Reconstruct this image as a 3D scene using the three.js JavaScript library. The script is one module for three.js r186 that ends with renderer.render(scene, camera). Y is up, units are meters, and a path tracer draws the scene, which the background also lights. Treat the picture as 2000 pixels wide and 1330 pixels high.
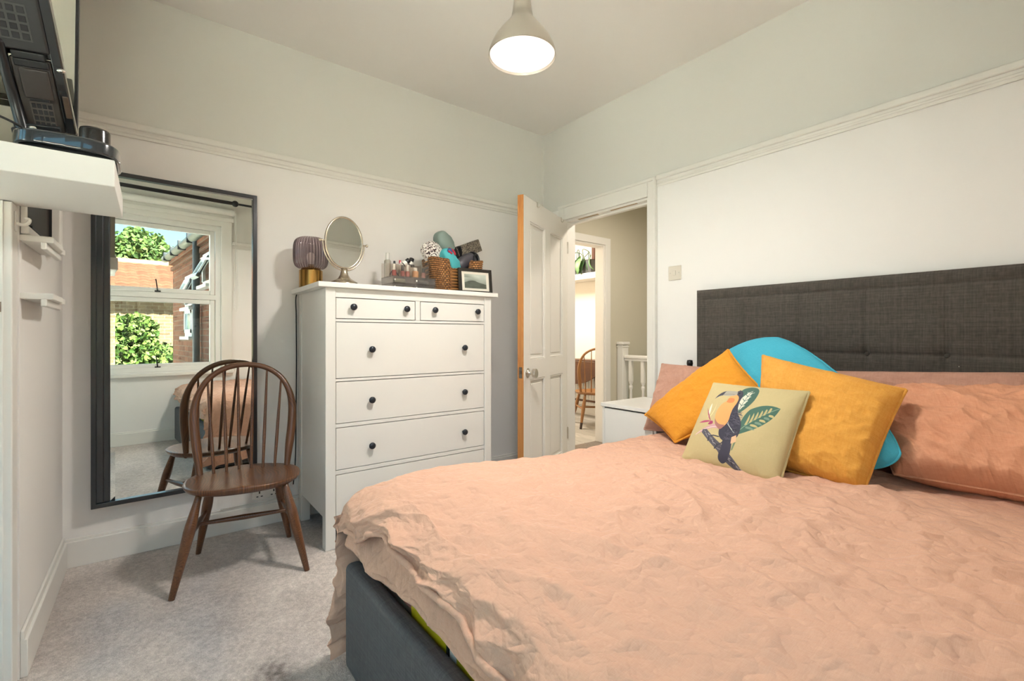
import * as THREE from 'three';
import { RoundedBoxGeometry } from 'three/addons/geometries/RoundedBoxGeometry.js';
import { mergeGeometries, mergeVertices } from 'three/addons/utils/BufferGeometryUtils.js';
import { RectAreaLightUniformsLib } from 'three/addons/lights/RectAreaLightUniformsLib.js';

// ------------------------------------------------------------------ camera, sky, sun, lamps, exposure
const scene = new THREE.Scene();
const FPX = 910;                                                     // focal length in pixels of the 2000 x 1330 frame
const camera = new THREE.PerspectiveCamera(2 * Math.atan(665 / FPX) * 180 / Math.PI, 2000 / 1330, 0.02, 120);
camera.position.set(2.928, 1.06, 2.588);
camera.lookAt(2.928 - 0.7918, 1.06, 2.588 - 0.6107);
camera.setViewOffset(2000, 1330, 0, 9, 2000, 1330);
const renderer = new THREE.WebGLRenderer({ antialias: true });
renderer.toneMapping = THREE.LinearToneMapping;
renderer.toneMappingExposure = 2.5;
renderer.shadowMap.enabled = true;
RectAreaLightUniformsLib.init();

const SKY = 8, SUN = 37, PENDANT = 74, DINING = 13, HALL = 44;
{ // clear blue sky, paler towards the horizon
  const w = 8, h = 128, d = new Uint8Array(w * h * 4);
  for (let y = 0; y < h; y++) {
    const e = Math.max(0, (y + 0.5) / h * 2 - 1), k = Math.pow(e, 0.5);
    const c = [84 - 50 * k, 104 - 36 * k, 112 - 22 * k];
    for (let x = 0; x < w; x++) d.set([c[0], c[1], c[2], 255], (y * w + x) * 4);
  }
  const t = new THREE.DataTexture(d, w, h); t.colorSpace = THREE.SRGBColorSpace; t.mapping = THREE.EquirectangularReflectionMapping;
  t.magFilter = THREE.LinearFilter; t.needsUpdate = true;
  scene.background = t; scene.environment = t; scene.backgroundIntensity = SKY; scene.environmentIntensity = SKY;
}
const sun = new THREE.DirectionalLight(new THREE.Color(1, 0.98, 0.99), SUN);
sun.position.set(6 - 9, 14, 2 - 3.5); sun.target.position.set(6, 0, 2); sun.castShadow = true; sun.shadow.radius = 1;
Object.assign(sun.shadow.camera, { left: -16, right: 16, top: 16, bottom: -16, near: 0.5, far: 60 });
sun.shadow.mapSize.set(2048, 2048);
sun.name = 'sun'; scene.add(sun, sun.target);

// ------------------------------------------------------------------ helpers
let seed = 20240517;
const rnd = () => { seed |= 0; seed = seed + 0x6D2B79F5 | 0; let t = Math.imul(seed ^ seed >>> 15, 1 | seed); t = t + Math.imul(t ^ t >>> 7, 61 | t) ^ t; return ((t ^ t >>> 14) >>> 0) / 4294967296; };
const rr = (a, b) => a + (b - a) * rnd();
const V = (x, y, z) => new THREE.Vector3(x, y, z);
const lerp = (a, b, t) => a + (b - a) * t, clamp = (x, a, b) => Math.min(b, Math.max(a, x));
const smooth = (a, b, x) => { const t = clamp((x - a) / (b - a), 0, 1); return t * t * (3 - 2 * t); };
const hash = (x, y, z = 0) => { let h = Math.imul(x, 374761393) + Math.imul(y, 668265263) + Math.imul(z, 1274126177) | 0; h = Math.imul(h ^ h >>> 13, 1274126177); return ((h ^ h >>> 16) >>> 0) / 4294967296; };
function noise(x, y, z = 0, px = 0, py = 0) {                         // value noise, tileable in x and y with the periods px and py
  const xi = Math.floor(x), yi = Math.floor(y), zi = Math.floor(z), f = (t) => t * t * (3 - 2 * t), u = f(x - xi), v = f(y - yi), w = f(z - zi);
  const m = (a, p) => p ? ((a % p) + p) % p : a, g = (i, j, k) => hash(m(xi + i, px), m(yi + j, py), zi + k);
  return lerp(lerp(lerp(g(0, 0, 0), g(1, 0, 0), u), lerp(g(0, 1, 0), g(1, 1, 0), u), v), lerp(lerp(g(0, 0, 1), g(1, 0, 1), u), lerp(g(0, 1, 1), g(1, 1, 1), u), v), w);
}
const fbm = (x, y, z = 0, o = 4) => { let s = 0, a = 0.5, n = 0; for (let i = 0; i < o; i++) { s += a * noise(x, y, z + i * 7.3); n += a; a *= 0.5; x *= 2.03; y *= 2.03; } return s / n; };
function pn(x, y, s = 0, px = 0, py = 0) {                          // gradient noise about -0.7 .. 0.7, tileable with the periods px and py
  const xi = Math.floor(x), yi = Math.floor(y), fx = x - xi, fy = y - yi, f = (t) => t * t * t * (t * (t * 6 - 15) + 10), m = (a, p) => p ? ((a % p) + p) % p : a;
  const g = (i, j) => { const a = hash(m(xi + i, px), m(yi + j, py), s) * 6.28318; return Math.cos(a) * (fx - i) + Math.sin(a) * (fy - j); };
  const u = f(fx), v = f(fy); return lerp(lerp(g(0, 0), g(1, 0), u), lerp(g(0, 1), g(1, 1), u), v);
}
const crease = (x, y, s, p, px, py) => Math.pow(Math.max(0, 1 - 2.1 * Math.abs(pn(x, y, s, px, py))), p);
const ridge = (x, y, z = 0) => 1 - Math.abs(2 * noise(x, y, z) - 1);

function tex(w, h, fn, { srgb = false, rep = 1 } = {}) {              // computed texture; rep = tiles per metre of uv
  const d = new Uint8Array(w * h * 4);
  for (let y = 0; y < h; y++) for (let x = 0; x < w; x++) {
    let c = fn(x / w, y / h, x, y); if (typeof c === 'number') c = [c, c, c];
    d.set([clamp(c[0], 0, 255), clamp(c[1], 0, 255), clamp(c[2], 0, 255), 255], (y * w + x) * 4);
  }
  const t = new THREE.DataTexture(d, w, h); t.wrapS = t.wrapT = THREE.RepeatWrapping; t.magFilter = THREE.LinearFilter; t.minFilter = THREE.LinearMipmapLinearFilter; t.generateMipmaps = true;
  if (srgb) t.colorSpace = THREE.SRGBColorSpace;
  if (Array.isArray(rep)) t.repeat.set(rep[0], rep[1]); else t.repeat.set(rep, rep);
  t.needsUpdate = true; return t;
}
const M = (color, roughness = 0.6, o = {}) => new THREE.MeshPhysicalMaterial({ color, roughness, ...o });

function clean(list) {
  return list.flat().map((g) => {
    let q = g.index ? g.toNonIndexed() : g.clone();
    if (!q.attributes.normal) q.computeVertexNormals();
    if (!q.attributes.uv) q.setAttribute('uv', new THREE.BufferAttribute(new Float32Array(q.attributes.position.count * 2), 2));
    for (const k of Object.keys(q.attributes)) if (!['position', 'normal', 'uv'].includes(k)) q.deleteAttribute(k);
    return q;
  });
}
const merge = (...list) => { const c = clean(list); return c.length === 1 ? c[0] : mergeGeometries(c); };
function metric(g) {                                                  // uv in metres, taken from the dominant direction of each face
  const q = g.index ? g.toNonIndexed() : g, p = q.attributes.position, uv = new Float32Array(p.count * 2);
  for (let i = 0; i < p.count; i += 3) {
    const a = V().fromBufferAttribute(p, i), n = V().fromBufferAttribute(p, i + 1).sub(a).cross(V().fromBufferAttribute(p, i + 2).sub(a));
    const ax = Math.abs(n.x), ay = Math.abs(n.y), az = Math.abs(n.z);
    for (let k = 0; k < 3; k++) {
      const x = p.getX(i + k), y = p.getY(i + k), z = p.getZ(i + k), j = (i + k) * 2;
      if (ay >= ax && ay >= az) { uv[j] = x; uv[j + 1] = z; } else if (ax >= az) { uv[j] = z; uv[j + 1] = y; } else { uv[j] = x; uv[j + 1] = y; }
    }
  }
  q.setAttribute('uv', new THREE.BufferAttribute(uv, 2)); return q;
}
let nBox = 0;                                                         // rounded pieces that meet flush are set back by up to 0.6 mm in turn, so that no two faces coincide
const bx = (x0, x1, y0, y1, z0, z1, r = 0) => {                        // box between two corners, edges rounded by r
  if (r) { const j = (nBox++ % 6) * 1e-4, q = (a, b) => a < b ? [a + j, b - j] : [a - j, b + j]; if (Math.min(Math.abs(x1 - x0), Math.abs(y1 - y0), Math.abs(z1 - z0)) > 0.006) { [x0, x1] = q(x0, x1); [y0, y1] = q(y0, y1); [z0, z1] = q(z0, z1); } }
  const w = Math.abs(x1 - x0), h = Math.abs(y1 - y0), d = Math.abs(z1 - z0), rr_ = Math.min(r, w / 2.05, h / 2.05, d / 2.05);
  const g = r ? new RoundedBoxGeometry(w, h, d, 2, rr_) : new THREE.BoxGeometry(w, h, d);
  return metric(g.translate((x0 + x1) / 2, (y0 + y1) / 2, (z0 + z1) / 2));
};
const lathe = (pts, seg = 32) => new THREE.LatheGeometry(pts.map((p) => new THREE.Vector2(Math.max(p[0], 1e-4), p[1])), seg);
function along(g, p0, p1) {                                           // stands a shape that is built along +y at p0, pointing to p1
  const d = V().subVectors(p1, p0).normalize();
  return g.applyQuaternion(new THREE.Quaternion().setFromUnitVectors(V(0, 1, 0), d)).translate(p0.x, p0.y, p0.z);
}
const turned = (p0, p1, prof, seg = 16) => { const L = p0.distanceTo(p1); return along(lathe([[0, 0], ...prof.map(([t, r]) => [r, t * L]), [0, L]], seg), p0, p1); };
const rod = (p0, p1, r, seg = 12) => turned(p0, p1, [[0, r], [1, r]], seg);
function sweep(points, rad, seg = 60, radial = 12, flat = 1, closed = false) { // tube of changing width; rad is a number or a function of 0..1
  const c = new THREE.CatmullRomCurve3(points, closed), fr = c.computeFrenetFrames(seg, closed), P = [], I = [], T = [];
  for (let i = 0; i <= seg; i++) {
    const o = c.getPointAt(i / seg), r = typeof rad === 'function' ? rad(i / seg) : rad;
    for (let j = 0; j <= radial; j++) { const a = j / radial * Math.PI * 2, n = fr.normals[i].clone().multiplyScalar(Math.cos(a) * r).addScaledVector(fr.binormals[i], Math.sin(a) * r * flat); P.push(o.x + n.x, o.y + n.y, o.z + n.z); T.push(i / seg * c.getLength(), j / radial * 6.28 * r); }
  }
  const n = radial + 1;
  for (let i = 0; i < seg; i++) for (let j = 0; j < radial; j++) { const a = i * n + j; I.push(a, a + 1, a + n, a + 1, a + n + 1, a + n); }
  const g = new THREE.BufferGeometry(); g.setAttribute('position', new THREE.Float32BufferAttribute(P, 3)); g.setAttribute('uv', new THREE.Float32BufferAttribute(T, 2)); g.setIndex(I); g.computeVertexNormals();
  if (closed) return g;
  const caps = [0, 1].map((e) => { const r = typeof rad === 'function' ? rad(e) : rad; return new THREE.SphereGeometry(r * 0.98, 8, 6).translate(...c.getPointAt(e).toArray()); });
  return flat === 1 ? merge(g, ...caps) : g;
}
function loft(outline, rings, N = 48, cap = true) {                   // outline(theta) -> [x, z]; rings of [scale, y, dx, dz]; closed with a fan at both ends
  const P = [], I = [], T = [];
  rings.forEach(([s, y, dx = 0, dz = 0]) => { for (let j = 0; j <= N; j++) { const o = outline(j / N * Math.PI * 2); P.push(o[0] * s + dx, typeof y === 'function' ? y(o[0] * s, o[1] * s) : y, o[1] * s + dz); T.push(o[0] * s, o[1] * s); } });
  const n = N + 1;
  for (let i = 0; i < rings.length - 1; i++) for (let j = 0; j < N; j++) { const a = i * n + j; I.push(a, a + n, a + 1, a + 1, a + n, a + n + 1); }
  if (cap) [0, rings.length - 1].forEach((i, e) => {
    const c = P.length / 3, [, y, dx = 0, dz = 0] = rings[i]; P.push(dx, typeof y === 'function' ? y(0, 0) : y, dz); T.push(0, 0);
    for (let j = 0; j < N; j++) { const a = i * n + j; e ? I.push(a, c, a + 1) : I.push(a, a + 1, c); }
  });
  const g = new THREE.BufferGeometry(); g.setAttribute('position', new THREE.Float32BufferAttribute(P, 3)); g.setAttribute('uv', new THREE.Float32BufferAttribute(T, 2)); g.setIndex(I); g.computeVertexNormals(); return g;
}
const rrect = (w, d, e = 4) => (t) => { const c = Math.cos(t), s = Math.sin(t); return [Math.sign(c) * Math.pow(Math.abs(c), 2 / e) * w / 2, Math.sign(s) * Math.pow(Math.abs(s), 2 / e) * d / 2]; };
function surf(nu, nv, fn) {                                           // fn(u, v) -> [x, y, z, s, t]
  const P = [], T = [], I = [];
  for (let j = 0; j <= nv; j++) for (let i = 0; i <= nu; i++) { const p = fn(i / nu, j / nv); P.push(p[0], p[1], p[2]); T.push(p[3] ?? i / nu, p[4] ?? j / nv); }
  for (let j = 0; j < nv; j++) for (let i = 0; i < nu; i++) { const a = j * (nu + 1) + i, b = a + nu + 1; I.push(a, a + 1, b, a + 1, b + 1, b); }
  const g = new THREE.BufferGeometry(); g.setAttribute('position', new THREE.Float32BufferAttribute(P, 3)); g.setAttribute('uv', new THREE.Float32BufferAttribute(T, 2)); g.setIndex(I); g.computeVertexNormals(); return g;
}
function plate(outline, depth, bevel = 0.002, holes = []) {            // flat outline in x-y with thickness along z
  const s = new THREE.Shape(outline.map((p) => new THREE.Vector2(p[0], p[1]))); s.holes = holes.map((h) => new THREE.Path(h.map((p) => new THREE.Vector2(p[0], p[1]))));
  return new THREE.ExtrudeGeometry(s, { depth: depth - 2 * bevel, bevelEnabled: bevel > 0, bevelThickness: bevel, bevelSize: bevel, bevelOffset: -bevel, bevelSegments: 2, curveSegments: 12 }).translate(0, 0, bevel);
}
const rectPts = (x0, x1, y0, y1) => [[x0, y0], [x1, y0], [x1, y1], [x0, y1]];

const taken = {};
const numbered = (n) => { n = n.replace(/_\d{3}$/, ''); const k = taken[n] = (taken[n] ?? -1) + 1; return k ? n + '_' + String(k).padStart(3, '0') : n; };
function tag(o, label, category, group, kind) { o.userData.label = label; if (category) o.userData.category = category; if (group) o.userData.group = group; if (kind) o.userData.kind = kind; return o; }
function thing(name, label, category, [x, y, z] = [0, 0, 0], turn = 0, group) { const o = new THREE.Group(); o.name = numbered(name); o.position.set(x, y, z); o.rotation.y = turn; scene.add(o); return tag(o, label, category, group); }
function part(name, geo, m, parent, label) { const o = new THREE.Mesh(Array.isArray(geo) ? merge(...geo) : geo, m); o.name = parent === scene ? numbered(name) : name; o.castShadow = o.receiveShadow = true; parent.add(o); if (label) o.userData.label = label; return o; }
function solo(name, geo, m, label, category, pos, turn = 0, group) { const o = part(name, geo, m, scene); if (pos) o.position.set(...pos); o.rotation.y = turn; return tag(o, label, category, group); }
const structure = (name, geo, m, label) => { const o = part(name, geo, m, scene, label); o.userData.kind = 'structure'; return o; };
function two(geoA, matA, geoB, matB, name, label) { const g = mergeGeometries([merge(geoA), merge(geoB)], true); const o = new THREE.Mesh(g, [matA, matB]); o.name = name; o.castShadow = o.receiveShadow = true; o.userData.kind = 'structure'; o.userData.label = label; scene.add(o); return o; }

// ------------------------------------------------------------------ materials
const plaster = tex(256, 256, (u, v) => 118 + 40 * noise(u * 64, v * 64, 1, 64, 64) + 40 * noise(u * 16, v * 16, 2, 16, 16), { rep: 1.3 });
const mLower = M('#f3efea', 0.75, { bumpMap: plaster, bumpScale: 0.0006 }), mUpper = M('#e0ddd5', 0.8, { bumpMap: plaster, bumpScale: 0.0006 });
const mCeil = M('#f5f1eb', 0.85, { bumpMap: plaster, bumpScale: 0.0006 }), mGloss = M('#ece8e1', 0.35, { bumpMap: plaster, bumpScale: 0.0003 });
const mWhite = M('#eae7e0', 0.3), mWhiteSatin = M('#eae6de', 0.42), mUpvc = M('#eeece6', 0.3);
const mGap = M('#2a2724', 0.9), mBlack = M('#16171a', 0.3), mBlackMatt = M('#1b1b1c', 0.65);
const mSteel = M('#d0cabf', 0.28, { metalness: 1 }), mChrome = M('#d6d3cd', 0.08, { metalness: 1 });
const mBrass = M('#b08a4a', 0.24, { metalness: 1 }), mNickel = M('#c6baa8', 0.22, { metalness: 1 });
const mMirror = new THREE.MeshPhysicalMaterial({ color: '#e9ece8', roughness: 0, metalness: 1 });
const mGlass = new THREE.MeshPhysicalMaterial({ color: '#f4faf8', roughness: 0, transmission: 1, thickness: 0, ior: 1.45 });
const carpetMap = tex(2048, 2048, (u, v, px, py) => {                 // one sheet for the whole floor, with worn and trodden patches
  const X = u * 4.6, Z = v * 4.6, big = fbm(X * 1.6, Z * 1.6, 3, 3), b2 = fbm(X * 4.2 + 9, Z * 4.2, 4, 3), pile = hash(px, py, 9), mid = noise(X * 90, Z * 90, 5), tuft = noise(X * 38, Z * 38, 6);
  const stain = Math.exp(-(((X - 1.31) / 0.075) ** 2 + ((Z - 2.285) / 0.06) ** 2)) * (0.5 + noise(X * 60, Z * 60, 2)), s = (big - 0.5) * 74 + (b2 - 0.5) * 40 + (pile - 0.5) * 34 + (mid - 0.5) * 26 + (tuft - 0.5) * 6 - stain * 62, cool = smooth(0.45, 0.3, big) * 7;
  return [194 + s - cool, 184 + s * 0.98, 177 + s * 0.95 + cool];
}, { srgb: true, rep: 1 / 4.6 });
const carpetBump = tex(512, 512, (u, v) => 110 * hash(Math.floor(u * 512), Math.floor(v * 512), 2) + 90 * noise(u * 170, v * 170, 7, 170, 170) + 40 * noise(u * 40, v * 40, 8, 40, 40), { rep: 1.1 });
const mCarpet = M('#ffffff', 1, { map: carpetMap, bumpMap: carpetBump, bumpScale: 0.006, sheen: 0.3, sheenRoughness: 0.8 });
function weave(hexA, hexB, n = 128, streak = 0.5, rep = 5) {           // cross-woven cloth with uneven threads
  const a = new THREE.Color(hexA).convertLinearToSRGB(), b = new THREE.Color(hexB).convertLinearToSRGB();
  return tex(512, 512, (u, v, x, y) => {
    const h = hash(7, Math.floor(v * n), 3) * streak + noise(u * 24, v * n, 3, 24, n) * (1 - streak), w = hash(Math.floor(u * n), 5, 4) * streak + noise(u * n, v * 24, 4, n, 24) * (1 - streak), k = clamp((h + w) * 0.5 + 0.25 * (hash(x, y, 8) - 0.5), 0, 1);
    return [lerp(a.r, b.r, k) * 255, lerp(a.g, b.g, k) * 255, lerp(a.b, b.b, k) * 255];
  }, { srgb: true, rep });
}
const weaveBump = tex(256, 256, (u, v) => 128 + 60 * Math.sin(u * 64 * 6.283) * Math.sin(v * 64 * 6.283) + 60 * (noise(u * 64, v * 12, 1, 64, 12) - 0.5) + 60 * (noise(u * 12, v * 64, 2, 12, 64) - 0.5), { rep: 8 });
const mHead = M('#ffffff', 0.95, { map: weave('#3b3732', '#645d54', 128, 0.45, 2.2), bumpMap: weaveBump, bumpScale: 0.0008 });
const mBase = M('#ffffff', 0.85, { map: weave('#4a4848', '#6e6c6c', 128, 0.45, 3), bumpMap: weaveBump, bumpScale: 0.0008, sheen: 0.25, sheenRoughness: 0.5 });
const crumple = tex(1024, 1024, (u, v) => {
  const w = 0.35 * pn(u * 3, v * 3, 11, 3, 3), r = (a, b, z, p) => crease(u * a + w, v * b - w, z, p, a, b);
  return 255 * (0.46 * r(8, 7, 1, 1.6) + 0.28 * r(17, 15, 2, 1.5) + 0.14 * r(36, 33, 3, 1.4) + 0.05 * r(72, 66, 4, 1.3) + 0.03 * noise(u * 160, v * 160, 4, 160, 160));
}, { rep: 1.1 });
const mLinen = M('#ffffff', 0.92, { map: weave('#d0a086', '#dab199', 240, 0.3, 6), bumpMap: crumple, bumpScale: 0.010, sheen: 0.35, sheenRoughness: 0.6, sheenColor: new THREE.Color(1, 0.86, 0.76) });
const cloth = (a, b, bump = 0.004, o = {}) => M('#ffffff', 0.92, { map: weave(a, b, 160, 0.35, 4), bumpMap: crumple, bumpScale: bump, sheen: 0.25, sheenRoughness: 0.6, ...o });
const grain = (a, b, rep = [1, 1], n = 26) => { const A = new THREE.Color(a).convertLinearToSRGB(), B = new THREE.Color(b).convertLinearToSRGB(); return tex(512, 512, (u, v) => { const q = noise(u * 3, v * 4, 1, 3, 4) * 2.2, k = clamp(0.5 + 0.38 * Math.sin((v * n + q * 3) * 6.283) * noise(u * 6, v * 20, 2, 6, 20) + 0.5 * (noise(u * 12, v * 160, 3, 12, 160) - 0.5) + 0.4 * (noise(u * 2, v * 6, 4, 2, 6) - 0.5), 0, 1); return [lerp(A.r, B.r, k) * 255, lerp(A.g, B.g, k) * 255, lerp(A.b, B.b, k) * 255]; }, { srgb: true, rep }); };
const mElm = M('#ffffff', 0.3, { map: grain('#4a2b18', '#7c4f2c', [1.6, 3]), clearcoat: 0.35, clearcoatRoughness: 0.25 });
const mElmLight = M('#ffffff', 0.38, { map: grain('#7d5431', '#a87a4b', [1.6, 3]) }), mElmDark = M('#ffffff', 0.42, { map: grain('#43281a', '#694429', [1.6, 3]) });
const mPine = M('#ffffff', 0.55, { map: grain('#a8672f', '#cf9250', [1, 5], 12) }); mPine.map.rotation = Math.PI / 2;

// ------------------------------------------------------------------ the room
const H = 2.731, XD = 3.03, ZC = 2.913, ZE = 4.5, RAIL = 2.07;
structure('floor', bx(-0.0, XD, -0.1, 0, 0, ZE), mCarpet, 'worn grey beige carpet of the bedroom');
structure('ceiling', bx(-0.12, XD + 0.16, H, H + 0.14, -0.12, ZE + 0.12), mCeil, 'plain off-white ceiling');
two([bx(-0.12, 0, -0.1, RAIL, 0, ZC)], mLower, [bx(-0.12, 0, RAIL, H, 0, ZC)], mUpper, 'wall_left', 'cream wall behind the tall mirror, greyer above the picture rail');
two([bx(-0.12, 0.27, -0.1, RAIL, -0.08, 0), bx(1.051, XD, -0.1, RAIL, -0.08, 0), bx(0.27, 1.051, 1.973, RAIL, -0.08, 0)], mLower, [bx(-0.12, XD, RAIL, H, -0.08, 0)], mUpper, 'wall_back', 'cream wall behind the bed with the open doorway');
two([bx(-0.12, 0.865, -0.1, RAIL, ZC, ZE)], mLower, [bx(-0.12, 0.865, RAIL, H, ZC, ZE)], mUpper, 'wall_chimney', 'chimney breast at the left edge, cream below and grey above');
two([bx(-0.12, 0.95, -0.1, RAIL, ZE, ZE + 0.12), bx(2.1, XD + 0.16, -0.1, RAIL, ZE, ZE + 0.12)], mLower, [bx(-0.12, 0.95, RAIL, H, ZE, ZE + 0.12), bx(2.1, XD + 0.16, RAIL, H, ZE, ZE + 0.12), bx(0.95, 2.1, 2.35, H, ZE, ZE + 0.12)], mUpper, 'wall_front', 'far end wall behind the camera');
const WZ0 = 1.672, WZ1 = 4.337, WY0 = 0.70, WY1 = 2.25;                  // opening of the window
two([bx(XD, XD + 0.16, -0.1, WY0, -0.12, ZE), bx(XD, XD + 0.16, WY0, RAIL, -0.12, WZ0), bx(XD, XD + 0.16, WY0, RAIL, WZ1, ZE)], mLower,
  [bx(XD, XD + 0.16, RAIL, H, -0.12, WZ0), bx(XD, XD + 0.16, RAIL, H, WZ1, ZE), bx(XD, XD + 0.16, WY1, H, WZ0, WZ1)], mUpper, 'wall_right', 'window wall reflected in the tall mirror');
structure('roof', bx(-3.4, XD + 0.55, H + 0.14, H + 0.3, -3.2, ZE + 0.4), M('#5b504a', 0.9), 'flat covering over the rooms');

// picture rails and skirting boards, moulded in three steps
const railZ = (x, s, z0, z1) => [bx(x, x + s * 0.012, 2.022, 2.09, z0, z1, 0.003), bx(x, x + s * 0.026, 2.062, 2.094, z0, z1, 0.008), bx(x, x + s * 0.018, 2.036, 2.05, z0, z1, 0.006)];
const railX = (z, s, x0, x1) => [bx(x0, x1, 2.022, 2.09, z, z + s * 0.012, 0.003), bx(x0, x1, 2.062, 2.094, z, z + s * 0.026, 0.008), bx(x0, x1, 2.036, 2.05, z, z + s * 0.018, 0.006)];
structure('trim_1', merge(railZ(0, 1, 0, ZC)), mWhiteSatin, 'picture rail along the mirror wall');
structure('trim_2', merge(railX(0, 1, 1.117, XD)), mWhiteSatin, 'picture rail above the headboard');
structure('trim_3', merge(railX(ZC, -1, 0, 0.865), railZ(0.865, 1, ZC, ZE)), mWhiteSatin, 'picture rail round the chimney breast');
structure('trim_4', merge(railZ(XD, -1, 0, WZ0 - 0.09), railZ(XD, -1, WZ1 + 0.09, ZE)), mWhiteSatin, 'picture rail beside the window');
const skZ = (x, s, z0, z1) => [bx(x, x + s * 0.018, 0, 0.118, z0, z1, 0.003), bx(x, x + s * 0.010, 0.11, 0.132, z0, z1, 0.004)];
const skX = (z, s, x0, x1) => [bx(x0, x1, 0, 0.118, z, z + s * 0.018, 0.003), bx(x0, x1, 0.11, 0.146, z, z + s * 0.010, 0.004)];
structure('baseboard_left', merge(skZ(0, 1, 0, ZC)), mGloss, 'white skirting board below the tall mirror');
structure('baseboard_chimney', merge(skX(ZC, -1, 0.018, 0.86)), mGloss, 'moulded white skirting along the side of the chimney breast');
structure('baseboard_back', merge(skX(0, 1, 0.02, 0.2), skX(0, 1, 1.12, XD)), mGloss, 'white skirting behind the door and bed');
structure('baseboard_right', merge(skZ(XD, -1, 0.02, ZE)), mGloss, 'white skirting below the window');

// door case of the open doorway
{
  const a = structure('trim_5', merge(
    bx(1.051, 1.117, 0, 2.088, 0, 0.022, 0.004), bx(1.095, 1.117, 0, 2.088, 0, 0.03, 0.005), bx(0.205, 0.27, 0, 2.088, 0, 0.022, 0.004),
    bx(0.27, 1.051, 1.973, 2.088, 0, 0.022, 0.004), bx(0.205, 1.117, 2.066, 2.088, 0, 0.03, 0.005),
    bx(1.035, 1.0515, 0, 1.973, -0.09, 0.004, 0.002), bx(0.2695, 0.285, 0, 1.973, -0.09, 0.004, 0.002), bx(0.27, 1.051, 1.957, 1.9735, -0.09, 0.004, 0.002),
    bx(1.022, 1.036, 0, 1.958, -0.075, -0.04, 0.002), bx(0.285, 1.036, 1.943, 1.958, -0.075, -0.04, 0.002)), mWhiteSatin, 'white door case of the open bedroom doorway');
  part('bare_wood', [bx(0.40, 0.60, 1.9555, 1.9572, -0.018, 0.0005), bx(0.72, 0.95, 1.9555, 1.9572, -0.014, 0.0005)], M('#a98f68', 0.8), a, 'strips of bare chipped wood under the lintel');
}
// the open door: four sunk panels, hinged at the left of the doorway
{
  const ang = Math.atan2(0.718, 0.341), W = 0.795, T = 0.042, DH = 1.95;
  const d = new THREE.Group(); d.name = 'door_1'; d.userData.kind = 'structure'; d.userData.label = 'white four-panel door standing open, with raw pine edge'; d.position.set(0.298, 0.006, 0.012); d.rotation.y = -ang; scene.add(d);
  const X = [0.10, 0.35, 0.445, 0.695], Y = [0.16, 0.77, 0.90, 1.80], holes = [[0, 1], [2, 3]].flatMap(([i, j]) => [[0, 1], [2, 3]].map(([k, l]) => rectPts(X[i], X[j], Y[k], Y[l]).reverse()));
  part('door_leaf', plate(rectPts(0, W - 0.001, 0, DH), T, 0.002, holes).translate(0, 0, 0), mWhiteSatin, d);
  for (const [i, j] of [[0, 1], [2, 3]]) for (const [k, l] of [[0, 1], [2, 3]]) {
    const p = part('panel', [bx(X[i] - 0.004, X[j] + 0.004, Y[k] - 0.004, Y[l] + 0.004, 0.016, 0.026), bx(X[i] + 0.032, X[j] - 0.032, Y[k] + 0.032, Y[l] - 0.032, 0.010, 0.032, 0.004)], mWhiteSatin, d);
    part('panel_moulding', [0, 1].flatMap((f) => { const z0 = f ? 0.026 : 0.003, z1 = f ? 0.039 : 0.016; return [bx(X[i], X[i] + 0.012, Y[k], Y[l], z0, z1, 0.004), bx(X[j] - 0.012, X[j], Y[k], Y[l], z0, z1, 0.004), bx(X[i], X[j], Y[k], Y[k] + 0.012, z0, z1, 0.004), bx(X[i], X[j], Y[l] - 0.012, Y[l], z0, z1, 0.004)]; }), mWhiteSatin, p);
  }
  part('raw_edge', bx(W - 0.002, W + 0.001, 0, DH, 0.0005, T - 0.0005), mPine, d, 'bare orange pine edge of the door');
  part('latch', [bx(W, W + 0.003, 0.785, 0.855, 0.010, 0.032, 0.001), bx(W, W + 0.009, 0.812, 0.832, 0.014, 0.028, 0.002)], M('#6a6258', 0.35, { metalness: 1 }), d);
  for (const s of [-1]) {
    const z = 0;
    part('door_knob', along(lathe([[0.031, 0], [0.031, 0.004], [0.014, 0.007], [0.0115, 0.03], [0.016, 0.036], [0.0285, 0.04], [0.0295, 0.06], [0.027, 0.064], [0, 0.0645]], 28), V(0.735, 0.815, z), V(0.735, 0.815, z + s)), mSteel, d, 'brushed steel door knob');
  }
  for (const y of [0.25, 1.7]) part('hinge', [bx(-0.004, 0.0015, y, y + 0.09, 0.004, T - 0.004), rod(V(-0.003, y, -0.003), V(-0.003, y + 0.09, -0.003), 0.005)], mSteel, d);
}
for (const [t, who] of [[0.585, 'nearer the pine edge'], [0.135, 'nearer the hinge side']]) {
  const ang = Math.atan2(0.718, 0.341), h = thing('door_hook', 'small metal hook bent over the top of the open door, ' + who, 'hook', [0.298 + t * Math.cos(ang), 1.956, 0.012 + t * Math.sin(ang)], -ang);
  part('strap', [bx(-0.007, 0.007, 0, 0.003, -0.004, 0.046, 0.001), bx(-0.007, 0.007, -0.03, 0.003, -0.004, -0.001, 0.001), bx(-0.007, 0.007, -0.03, 0.003, 0.043, 0.046, 0.001)], mSteel, h);
  part('hook_tip', sweep([V(0, -0.026, -0.003), V(0, -0.034, -0.010), V(0, -0.028, -0.020), V(0, -0.018, -0.022)], 0.0032, 12, 8), mSteel, h);
}
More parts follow.
